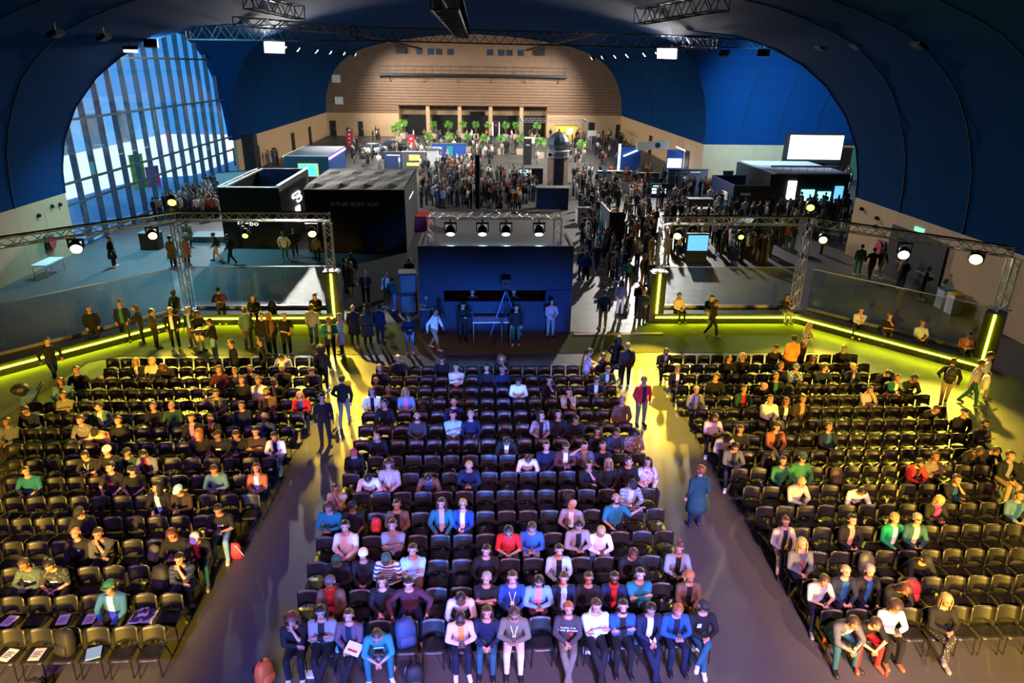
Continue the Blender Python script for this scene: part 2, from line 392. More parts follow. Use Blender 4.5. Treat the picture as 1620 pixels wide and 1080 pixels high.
# hanging dark rigging trusses under the crown
m_rig = mat('rigging_black', (.008, .008, .01), .5, metal=.2)
rigs = [((-21, 56, 13.0), (-9, 57, 13.1), 1.0, 18), ((-9, 57, 13.1), (18.5, 58, 12.9), .9, 36), ((-1.2, 28, 13.4), (-1.2, 62, 13.6), 1.0, 40),
        ((9.43, 44, 13.79), (12.33, 38, 14.17), .8, 12), ((16, 58, 13.0), (33, 60, 12.6), .6, 20), ((-12.34, 42, 14.06), (-10.55, 46, 13.79), .7, 8),
        ((-14, 45, 13.2), (-9.5, 56, 13.3), .5, 12)]
for i, (a, e, w, n) in enumerate(rigs):
    o = lattice(a, e, w, n, .05, .03).build('rigging_truss', m_rig)
    tag(o, ['dark rigging truss hanging by the glass reveal', 'longest dark truss spanning the nave below the crown', 'dark truss running along the nave axis',
            'short dark truss slanting off the nave axis', 'dark truss reaching into the plywood-side transept', 'short dark truss in the near vault toward glass side',
            'thin dark truss joining the crossing rig on the glass side'][i], 'truss')
for i, (a, e) in enumerate((((-13, 70, 14.0), (-7.5, 100, 13.0)), ((11, 70, 14.0), (6.5, 100, 13.0)))):
    tag(MB().path([a, e], .16, 4).build('rigging_beam', m_rig), 'black raking beam under the crown on the %s side' % ('glass', 'plywood')[i], 'beam')

# flood lamps along the vault
def flood(loc, tgt, power, col, M, sz, label, cat='flood lamp', ang=110, group=None, spotn='flood_light'):
    t = thing('flood_lamp', label, cat, loc, group=group)
    q = (Vector(tgt)-Vector(loc)).to_track_quat('-Z', 'Y').to_euler()
    h = MB().box(-sz, sz, -sz*.6, sz*.6, -.06, .14).build('housing', m_blackm, t); h.rotation_euler = q
    l = MB().box(-sz*.88, sz*.88, -sz*.5, sz*.5, -.09, -.055).build('lens', M, t); l.rotation_euler = q
    MB().tube((0, 0, .1), (0, 0, .75), .03, n=4).build('hanger', m_blackm, t)
    if power: spot(spotn, Vector(loc)+(Vector(tgt)-Vector(loc)).normalized()*.2, tgt, power, col, ang, 1.0, .3)
    return t

ORDN = ['', 'first', 'second', 'third', 'fourth', 'fifth', 'sixth']
# hall floods in two rows along the far nave
for side, X, ys in ((-1, -18., (67.6, 71, 76.2, 84.7, 92.5, 101, 110.2)), (1, 17., (66.6, 70.2, 75.5, 84.2, 91.6, 100.3, 109.7))):
    for i, y in enumerate(ys):
        big = i == 0
        flood((X, y, 12.3), (X*.5, 45, 0) if big else (X*.25, y+(4 if i < 5 else 10), 0), 34000 if big else 16000, WHT, m_lampw, .95 if big else .42,
              ('big blazing flood lamp that opens the row on the %s side of the far nave' if big else ('small white flood lamp, '+ORDN[i]+' after the big one, %s side of far nave')) % ('glass', 'plywood')[side > 0], group='flood lamps along the far nave')
for i, (x, y, z) in enumerate(((20, 59.95, 12.2), (20, 51.6, 12.1), (20, 48.4, 12.1), (19.6, 42.2, 12.2), (19.6, 38.1, 12.2), (19.6, 32.6, 12.1))):
    lit = i == 0; dim = i == 1
    flood((x, y, z), (x+12, y+10, 3) if lit else (x+13, 74, 8.5) if dim else (x-6, y, 0), 26000 if lit else 32000 if dim else 0, (.55, .78, 1) if lit else (.06, .55, 1), m_lampw if lit else m_lampb if dim else m_blackm, .4,
          'lit lamp shining down the blue transept fabric' if lit else 'lamp throwing a faint blue beam into the transept' if dim else 'unlit black lamp clamped under the near vault, %s from the transept' % ('', 'first', 'second', 'third', 'fourth', 'fifth')[i], 'lamp', 100 if lit else 62)
for i, (x, y, z) in enumerate(((-20, 47.2, 12.0), (-20, 44.3, 11.6), (-19.6, 40.7, 12.1), (-19.6, 36.2, 12.1))):
    lit = i < 2
    flood((x, y, z), ((-21, 66, 7), (-19, 42, 0))[i] if lit else (x+6, y, 0), (9000, 16000)[i] if lit else 0, (.2, .75, 1), m_lampw if lit else m_blackm, .4,
          ('lit lamp over the glass end wall, %s' % ('nearer the crown', 'beside the arch edge')[i]) if lit else 'unlit black lamp under the near vault by the glass wall, %s' % ('first', 'second')[i-2], 'lamp', 100)
# strip of five unlit lamps on the plywood-side vault
ls = thing('lamp_bar', 'bar of five unlit round lamps on plywood-side vault', 'lamp bar', (22, 42.31, 10.81))
MB().box(-.1, .1, -1.0, 1.0, 0, .12).build('bar', m_blackm, ls)
for i in range(5): MB().lathe([(.1, -.22), (.16, 0)], 8, (0, -.8+.4*i, 0)).build('lamp_can', m_blackm, ls)

# ------------------------------------------------------------------ lit podiums with plexiglass and goal-post trusses
m_pod = mat('podium_black', (.01, .011, .012), .5, var=.15)
def seg(p, q):
    d = Vector((q[0]-p[0], q[1]-p[1], 0)); L = d.length; a = math.atan2(d.y, d.x); return L, a
def podium(name_side, pts, end_post, lbl):
    t = thing('podium', 'low black podium with glowing yellow-green LED line, ' + lbl, 'podium', (pts[0][0], pts[0][1], 0))
    t.location = (0, 0, 0)
    for (p, q) in zip(pts, pts[1:]):
        L, a = seg(p, q); M = Matrix.Translation((p[0], p[1], 0)) @ Matrix.Rotation(a, 4, 'Z')
        MB().box(-.15, L+.15, 0, .95, .012, .5, 0, M).build('deck', m_pod, t)
        MB().box(-.1, L+.1, -.035, -.0, .30, .345, 0, M).build('led_strip', m_led, t)
        MB().box(0, L, .9, 1.0, .5, .62, 0, M).build('glass_shoe', m_alu, t)
        n = max(2, round(L/2.1))
        for i in range(n):
            x0, x1 = L*i/n+.012, L*(i+1)/n-.012
            g = MB().box(x0, x1, .94, .965, .55, 2.45, 0, M).build('plexiglass_pane', m_plexi, t)
        MB().box(0, L, .935, .97, 2.45, 2.475, 0, M).build('top_edge', mat('pale_edge', (.7, .75, .75), .3), t)
    return t
PL = [(-18.9, 23.1), (-12.9, 29.75), (-6.7, 29.85)]
PR = [(8.25, 29.75), (14.75, 29.7), (19.6, 24.0)]
podium('L', PL, None, 'glass-wall side'); podium('R', PR, None, 'plywood-wall side')
def ledpost(x, y, rz, lbl):
    t = thing('light_post', lbl, 'light post', (x, y, 0), rz)
    MB().box(-.33, .33, -.3, .3, .012, 2.35).build('case', m_pod, t)
    MB().box(-.035, .035, -.335, -.3, .32, 2.35).build('led_strip', m_led, t)
    MB().box(-.34, .34, -.31, .31, 2.35, 2.38).build('cap', m_pod, t)
ledpost(-6.55, 30.25, R(0), 'black box post with vertical LED line closing the glass-side podium')
ledpost(8.2, 30.15, R(0), 'black box post with vertical LED line where plywood-side podium starts')
ledpost(20.1, 24.5, R(-45), 'black box post with vertical LED line ending the slanted podium')
def gantry(pts, zt, lbl, posts):
    t = thing('truss_gantry', lbl, 'truss', (0, 0, 0))
    for p, q in zip(pts, pts[1:]):
        L, _ = seg(p, q)
        lattice((p[0], p[1], zt-.17), (q[0], q[1], zt-.17), .34, int(L/.4), .03, .016).build('beam', m_alu, t)
        MB().tube((p[0], p[1]+.05, zt+.04), (q[0], q[1]+.05, zt+.04), .035, n=5).build('cable_run', m_blackm, t)
    for (x, y, z0) in posts:
        lattice((x, y, z0), (x, y, zt-.34), .32, int((zt-z0)/.36), .028, .015).build('mast', m_alu, t)
        MB().box(x-.3, x+.3, y-.3, y+.3, z0, z0+.03).build('base_plate', m_alu, t)
    return t
ZT = 4.86
gantry([(-6.6, 30.9), (-13.2, 30.9), (-18.9, 24.6)], ZT, 'silver goal-post truss standing on the glass-side podium', [(-6.6, 30.35, 2.38), (-13.2, 30.6, .5)])
gantry([(8.3, 30.9), (15.0, 30.9), (20.55, 25.1)], ZT-.1, 'silver goal-post truss standing on the plywood-side podium', [(8.3, 30.3, 2.38), (15.0, 30.6, .5), (20.5, 24.9, 2.38)])

def head_lamp(name, loc, tgt, M, label, power=0, col=YEL, ang=60, r=.2, wash=True, zt=None):
    """yoke-mounted stage lamp hanging at loc, lens toward tgt"""
    t = thing(name, label, 'stage lamp', loc)
    q = (Vector(tgt)-Vector(loc)).to_track_quat('-Z', 'Y').to_matrix().to_4x4()
    b = MB(); rings = [(.12, .24), (r, .12), (r*1.08, -.12), (r, -.16)]
    b.loft([[q @ Vector((rr*math.cos(.524*i), rr*math.sin(.524*i), z)) for i in range(12)] for rr, z in rings]); b.build('lamp_body', m_blackm, t, smooth=True)
    MB().loft([[q @ Vector((rr*math.cos(.524*i), rr*math.sin(.524*i), z)) for i in range(12)] for rr, z in ((r*.86, -.155), (r*.82, -.185))]).build('lens', M, t)
    top = (zt or loc[2]+.45)-loc[2]
    yk = MB()
    for s in (-1, 1): yk.box(s*(r+.05)-.02, s*(r+.05)+.02, -.05, .05, -.05, top*.62)
    yk.box(-r-.07, r+.07, -.07, .07, top*.6, top*.75); yk.build('yoke', m_blackm, t)
    MB().tube((0, 0, top*.7), (0, 0, top), .035, n=5).build('clamp', m_blackm, t)
    if power:
        d = (Vector(tgt)-Vector(loc)).normalized()
        spot('lamp_beam', Vector(loc)+d*.32, tgt, power, col, ang, .55, .12)
    return t
ZB = ZT-.34
head_lamp('wash_lamp', (-14.0, 30.05, 4.1), (-9.5, 20, 0), m_lampy, 'glowing yellow wash lamp under glass-side gantry, slanted span', 9000, YEL, 66, zt=ZB)
head_lamp('wash_lamp', (-7.43, 30.9, 4.03), (-5.1, 24, 0), m_lampy, 'glowing yellow wash lamp under glass-side gantry beside its corner mast', 9000, YEL, 36, zt=ZB)
head_lamp('wash_lamp', (9.14, 30.9, 3.97), (6.0, 24, 0), m_lampy, 'glowing yellow wash lamp under plywood-side gantry beside its corner mast', 9000, YEL, 36, zt=ZB)
head_lamp('wash_lamp', (15.6, 30.2, 3.95), (11.5, 19, 0), m_lampy, 'glowing yellow wash lamp beside middle mast of plywood-side gantry', 9000, YEL, 66, zt=ZB)
head_lamp('wash_lamp', (19.75, 25.9, 4.2), (13, 17.5, 0), m_lampy, 'large glowing yellow wash lamp at the far end of plywood-side gantry', 9000, (1, .72, .06), 66, .27, zt=ZB)
head_lamp('moving_head', (-16.0, 27.8, 4.1), (-13, 20, 0), m_lampw, 'black moving head with white beam under slanted glass-side truss', 0, zt=ZB, r=.24)
head_lamp('moving_head', (-10.36, 30.9, 3.94), (-9, 24, 0), m_lampg, 'small greenish lamp under straight glass-side truss', 0, r=.14, zt=ZB)
head_lamp('moving_head', (12.06, 30.9, 3.94), (11, 24, 0), m_lampg, 'small greenish lamp under straight plywood-side truss', 0, r=.14, zt=ZB)
head_lamp('moving_head', (17.95, 27.8, 3.9), (15, 20, 0), m_lampw, 'black moving head with white beam under slanted plywood-side truss', 0, zt=ZB, r=.24)
head_lamp('par_lamp', (-13.3, 30.9, 5.4), (-11, 22, 0), m_lampg, 'acid yellow lamp standing on top of glass-side middle mast', 1200, (.75, .95, .05), 70, zt=5.0)
head_lamp('par_lamp', (15.1, 30.9, 5.3), (12, 22, 0), m_lampg, 'acid yellow lamp standing on top of plywood-side middle mast', 1200, (.75, .95, .05), 70, zt=5.0)

# ------------------------------------------------------------------ blue control booth
m_bblue = mat('booth_blue', (.0015, .012, .034), .7, var=.12, scale=1.5)
cb = thing('control_booth', 'large dark blue control booth with black viewing slot behind middle block', 'booth', (.75, 28.6, 0))
b = MB().box(-3.3, 3.3, 0, .1, 2.0, 3.95).box(-3.3, 3.3, 0, .1, .012, 1.5).box(-3.3, -2.25, 0, .1, 1.5, 2.0).box(2.15, 3.3, 0, .1, 1.5, 2.0)
b.build('front_wall', m_bblue, cb)
MB().box(-3.3, -3.2, .1, 2.6, .012, 3.95).build('side_wall', m_bblue, cb); MB().box(3.2, 3.3, .1, 2.6, .012, 3.95).build('side_wall', m_bblue, cb)
MB().box(-3.2, 3.2, .1, 2.6, 3.8, 3.9).build('roof', m_grey, cb)
MB().box(-3.2, 3.2, 2.5, 2.6, .012, 3.8).build('rear_wall', m_dark, cb); MB().box(-3.2, 3.2, .3, .9, .9, 1.0).build('inner_desk', m_dark, cb)
for i in range(9):
    MB().tube((2.25+.12*i, -.06, .02), (2.25+.12*i, -.06, 2.05), .07, .06, 6).build('curtain_pleat', mat('pleat_navy', (.03, .03, .075), .8), cb)
gt = thing('truss_goal', 'low silver truss frame standing on the blue booth roof', 'truss', (0, 29.3, 0))
lattice((-2.1, 0, 5.15), (3.5, 0, 5.15), .34, 14, .03, .016).build('beam', m_alu, gt)
for x in (-2.0, 3.4): lattice((x, 0, 3.9), (x, 0, 4.98), .32, 3, .028, .015).build('mast', m_alu, gt)
for i, x in enumerate((-1.18, .17, 1.17, 2.58)):
    head_lamp('moving_head', (x, 29.1, 4.5), (x*1.0, 26.2, 0), m_lampb, 'bluish-white moving head in the booth roof truss, %s from the glass side' % ORDN[i+1], 1100, (.25, .5, 1), 38, .2, zt=4.98)['group'] = 'four moving heads on the booth roof'
# table, tripod, crane camera at the booth
tb = thing('trestle_table', 'narrow pale-edged high table in front of the blue booth', 'table', (.56, 27.6, 0))
MB().box(-.82, .82, -.3, .3, .97, 1.02).build('table_top', mat('table_lilac', (.5, .5, .68), .4), tb)
for x in (-.78, .78):
    for y in (-.26, .26): MB().tube((x, y, .012), (x, y, .98), .025).build('leg', m_alu, tb)
tp = thing('tripod', 'tall spread camera tripod in front of booth slot', 'tripod', (1.15, 28.0, 0))
for dx, dy in ((-.72, -.25), (.75, -.2), (.05, .4)):
    MB().path([(0, 0, 2.2), (dx*.55, dy*.55, 1.05), (dx, dy, .02)], .028, 5).build('leg', mat('tripod_blue', (.05, .09, .2), .4, metal=.5), tp)
MB().lathe([(.08, 2.15), (.1, 2.3), (.05, 2.36)], 8).build('head', m_blackm, tp)
MB().box(-.2, .2, -.35, .25, 2.36, 2.75).tube((0, -.35, 2.55), (0, -.6, 2.55), .09).build('camera_body', m_blackm, tp)
t2_ = thing('small_tripod', 'short black tripod standing under the high table', 'tripod', (.95, 26.95, 0))
for a in (0, 2.1, 4.2): MB().tube((0, 0, 1.25), (.42*math.cos(a+.5), .42*math.sin(a+.5), .02), .02, n=5).build('leg', m_blackm, t2_)
MB().box(-.07, .07, -.1, .1, 1.22, 1.38).build('head', m_blackm, t2_)
sp = thing('loudspeaker_stack', 'tall black loudspeaker box beside the blue booth', 'loudspeaker', (-3.35, 31.6, 0), R(8))
MB().box(-.4, .4, -.4, .4, .0, 1.0).build('lower_cabinet', m_dark, sp); MB().box(-.4, .4, -.4, .4, 1.01, 2.0).build('upper_cabinet', m_dark, sp)
MB().box(-.34, .34, -.42, -.4, 1.1, 1.9).build('grille', m_grey, sp); MB().box(-.34, .34, -.42, -.4, .1, .9).build('grille', m_grey, sp)

# ------------------------------------------------------------------ booths behind the podium
m_drape = mat('black_drape', (.006, .006, .008), .85, var=.3, scale=2)
m_drape2 = mat('grey_black_drape', (.018, .02, .025), .8, var=.3, scale=2)
m_sign = mat('sign_white', (.8, .8, .82), .6, var=.03)
m_line = emat('line_light', (.9, .92, 1), 1.6)
ff = thing('cube_booth', 'big black draped cube booth lettered FUTURE FRONT ROW', 'booth', (-7.55, 43, 0))
for i in range(6): MB().box(-3.02+1.007*i, -3.02+1.007*(i+1)-.012, -.03, .03, .01, 3.9).build('drape_panel', m_drape, ff)
for i in range(8): MB().box(2.99, 3.05, .05+1.11*i, 1.14+1.11*i, .01, 3.9).build('drape_panel', m_drape2, ff)
MB().box(-3.05, -2.99, .05, 9, .01, 3.9).build('side_drape', m_drape, ff); MB().box(-3, 3, 8.95, 9.0, .01, 3.9).build('rear_drape', m_drape, ff)
vs = []; fs = []
for i in range(13):
    for j in range(10):
        vs.append((-3.05+6.1*i/12, 9.0*j/9, 3.9+.1*math.sin(i*2.1)*math.sin(j*1.3)*(0 < i < 12)*(0 < j < 9)+(.14 if 0 < j < 9 else 0)))
fs = [(i*10+j, (i+1)*10+j, (i+1)*10+j+1, i*10+j+1) for i in range(12) for j in range(9)]
MB().add(vs, fs).build('roof_drape', m_drape2, ff)
text('lettering', 'FUTURE FRONT ROW', .36, m_sign, ff, (0, -.06, 3.0), 0, .82)
MB().box(3.06, 3.09, 2.6, 5.4, 2.86, 2.93).build('light_line', m_line, ff)
# olive booth open at the top
m_olive = mat('olive_black', (.016, .017, .010), .8, var=.2, scale=3)
ol = thing('open_booth', 'open-topped dark booth with olive front and glowing white logo', 'booth', (-14.2, 44, 0))
MB().box(-1.85, 1.85, -.1, .1, .01, 3.8).build('front_wall', m_olive, ol)
MB().box(1.7, 1.85, .1, 8, .01, 3.9).build('side_wall', m_grey, ol); MB().box(-1.85, -1.7, .1, 8, .01, 3.8).build('side_wall', m_olive, ol)
MB().box(-1.7, 1.7, 7.9, 8, .01, 3.9).build('rear_wall', mat('inner_blue', (.02, .12, .4), .6), ol)
for x in (-1.85, -1.45): MB().box(x, x+.08, -.1, 8.1, 3.8, 3.9).build('top_rail', m_white, ol)
for i in range(10): MB().box(-1.8, -1.42, .5+.75*i, .62+.75*i, 3.8, 3.86).build('rung', m_white, ol)
MB().box(-1.85, 1.85, -.12, .12, 3.8, 3.86).build('top_rail', m_white, ol); MB().box(1.68, 1.88, 0, 8.05, 3.9, 3.95).build('top_rail', m_white, ol)
m_glow = emat('logo_glow', (.95, .97, 1), 2.5)
lg = MB()
for pts in ([(3.0, 2.86), (4.6, 2.86), (4.9, 2.74), (4.6, 2.62), (3.0, 2.62), (2.8, 2.74), (3.0, 2.86)], [(3.9, 2.5), (5.0, 2.5), (5.2, 2.36), (5.0, 2.2), (4.1, 2.2), (3.9, 2.35)]):
    lg.path([(1.9, y, z) for y, z in pts], .05, 5)
lg.build('logo', m_glow, ol)
MB().box(1.86, 1.95, 3.4, 4.4, 1.55, 1.95).build('display_shelf', m_glow, ol)
text('lettering', 'Qobo', .42, m_line, ol, (-.25, -.15, 1.6), 0, 1.3)
# teal booth
m_teal = mat('booth_teal', (.012, .06, .085), .6); m_scrb = emat('screen_cyan', (.1, .65, .9), 1.6)
tx0, ty0 = -17.48, 65.02; tx1, ty1 = -13.56, 64.81; tx2, ty2 = -13.77, 73.2
te = thing('teal_booth', 'teal booth with flat grey roof and lit purple edge', 'booth', (tx0, ty0, 0)); TW = tx1-tx0; TD = ty2-ty1
MB().box(0, TW, 0, .1, .01, 3.15).build('front_wall', m_teal, te); MB().box(TW-.1, TW, .1, TD, .01, 3.15).build('side_wall', mat('graphic_blue', (.02, .12, .5), .5, var=.7, scale=.9), te)
MB().box(0, .1, .1, TD, .01, 3.15).build('side_wall', m_teal, te); MB().box(0, TW, TD-.1, TD, .01, 3.15).build('rear_wall', m_teal, te)
MB().box(-.05, TW+.05, -.05, TD+.05, 3.15, 3.22).build('roof', mat('roof_grey', (.2, .22, .26), .7), te)
MB().box(TW+.05, TW+.12, 0, TD, 2.9, 3.1).build('edge_light', emat('violet_light', (.55, .3, 1), 3), te)
MB().box(-.12, -.05, 0, TD, 3.1, 3.22).build('edge_light', emat('lime_light', (.6, .9, .2), 2), te)
MB().box(TW*.33, TW*.73, -.06, 0, 1.5, 2.5).build('screen', m_scrb, te); MB().box(TW*.30, TW*.76, -.04, 0, 1.42, 2.58).build('screen_frame', emat('lime_frame', (.7, .8, .1), 1), te)

# ------------------------------------------------------------------ audience chairs
m_plastic = mat('black_plastic', (.008, .008, .008), .45, var=.15, scale=30, spec=.7)
m_leg = mat('chair_leg_black', (.012, .012, .013), .35, metal=.4, var=.1)
def chair_back(nx=8, nz=5, th=.018):
    b = MB(); fr = []; bk = []
    for j in range(nz+1):
        for i in range(nx+1):
            u = i/nx*2-1; x = u*.236*(1-.03*(j/nz))
            zlo = .455+.07*max(0, 1-(u/.84)**2)**.5 if abs(u) < .84 else .455
            zhi = .835-.012*abs(u)**8
            z = zlo+(zhi-zlo)*j/nz
            y = .02-.05*u*u-.03+(z-.45)*.16
            fr.append((x, y-th/2, z)); bk.append((x, y+th/2, z))
    n = nx+1; N = len(fr); fs = []
    for j in range(nz):
        for i in range(nx):
            a = j*n+i; fs += [(a, a+1, a+n+1, a+n), (N+a, N+a+n, N+a+n+1, N+a+1)]
    for i in range(nx):
        fs += [(i, N+i, N+i+1, i+1)]; a = nz*n+i; fs += [(a, a+1, N+a+1, N+a)]
    for j in range(nz):
        a = j*n; fs += [(a, a+n, N+a+n, N+a)]; a = j*n+nx; fs += [(a, N+a, N+a+n, a+n)]
    return b.add(fr+bk, fs)
def chair_seat(nx=4, ny=4):
    b = MB(); top = []; bot = []
    for j in range(ny+1):
        for i in range(nx+1):
            u = i/nx*2-1; v = j/ny; x = u*(.222-.012*v)*(1 if j else .94); y = -.03-.42*v
            z = .455-.02*(1-u*u)*math.sin(v*2.6)-(.02 if j == ny else 0)
            top.append((x, y, z)); bot.append((x, y, z-.022))
    n = nx+1; N = len(top); fs = []
    for j in range(ny):
        for i in range(nx):
            a = j*n+i; fs += [(a, a+n, a+n+1, a+1), (N+a, N+a+1, N+a+n+1, N+a+n)]
    for i in range(nx):
        fs += [(i, i+1, N+i+1, N+i)]; a = ny*n+i; fs += [(a, N+a, N+a+1, a+1)]
    for j in range(ny):
        a = j*n; fs += [(a, N+a, N+a+n, a+n)]; a = j*n+nx; fs += [(a, a+n, N+a+n, N+a)]
    return b.add(top+bot, fs)
LEGS = [((s*.19, -.40, .44), (s*.205, -.44, 0)) for s in (-1, 1)] + [((s*.19, -.06, .44), (s*.205, .07, 0)) for s in (-1, 1)]
me_back = chair_back().mesh('backrest', [m_plastic], True); me_seat = chair_seat().mesh('seat', [m_plastic], True)
me_legs = [MB().tube(a, e, .014, .011, 6).mesh('leg', [m_leg]) for a, e in LEGS]
DY, Y0, S = .887, 23.127, .528
ORD = ['', 'front', 'second', 'third', 'fourth', 'fifth', 'sixth', 'seventh', 'eighth', 'ninth', 'tenth', 'eleventh', 'twelfth', 'thirteenth', 'fourteenth', 'fifteenth', 'sixteenth', 'seventeenth', 'eighteenth']
ORD1 = ['', 'first']+ORD[2:]
BLOCK = {'M': 'middle block', 'G': 'glass-side block', 'D': 'plywood-side block'}
def seat_pos(blk, row, j):
    k = 15-row; y = Y0-DY*k
    if blk == 'M': x = (-3.43 if k <= 8 else -3.56)+S*(j-1)
    elif blk == 'G': x = (-6.05 if k < 0 else -5.7 if k <= 4 else -5.8 if k <= 9 else -6.15 if k == 10 else -6.33)-S*(j-1)
    else: x = (7.0 if k <= 2 else 7.13)+S*(j-1)
    return x, y
def seats_in(blk, row):
    return max([seats_framed(blk, row)]+[j for (b, r, j) in PEOPLE if b == blk and r == row])
def seats_framed(blk, row):
    k = 15-row
    if blk == 'M': return 16 if k >= 0 else 0
    if blk == 'G':
        n = 15 if k <= 0 else 16 if k <= 2 else 17 if k == 3 else 18
        lim = -10.1-.35*(row-1)            # seats past the frame's edge are not in the photo
        while n and seat_pos('G', row, n)[0] < lim-.3: n -= 1
        return n
    n = 15 if k <= 0 else 16
    lim = 11.6+.38*(row-1)
    while n and seat_pos('D', row, n)[0] > lim+.3: n -= 1
    return n
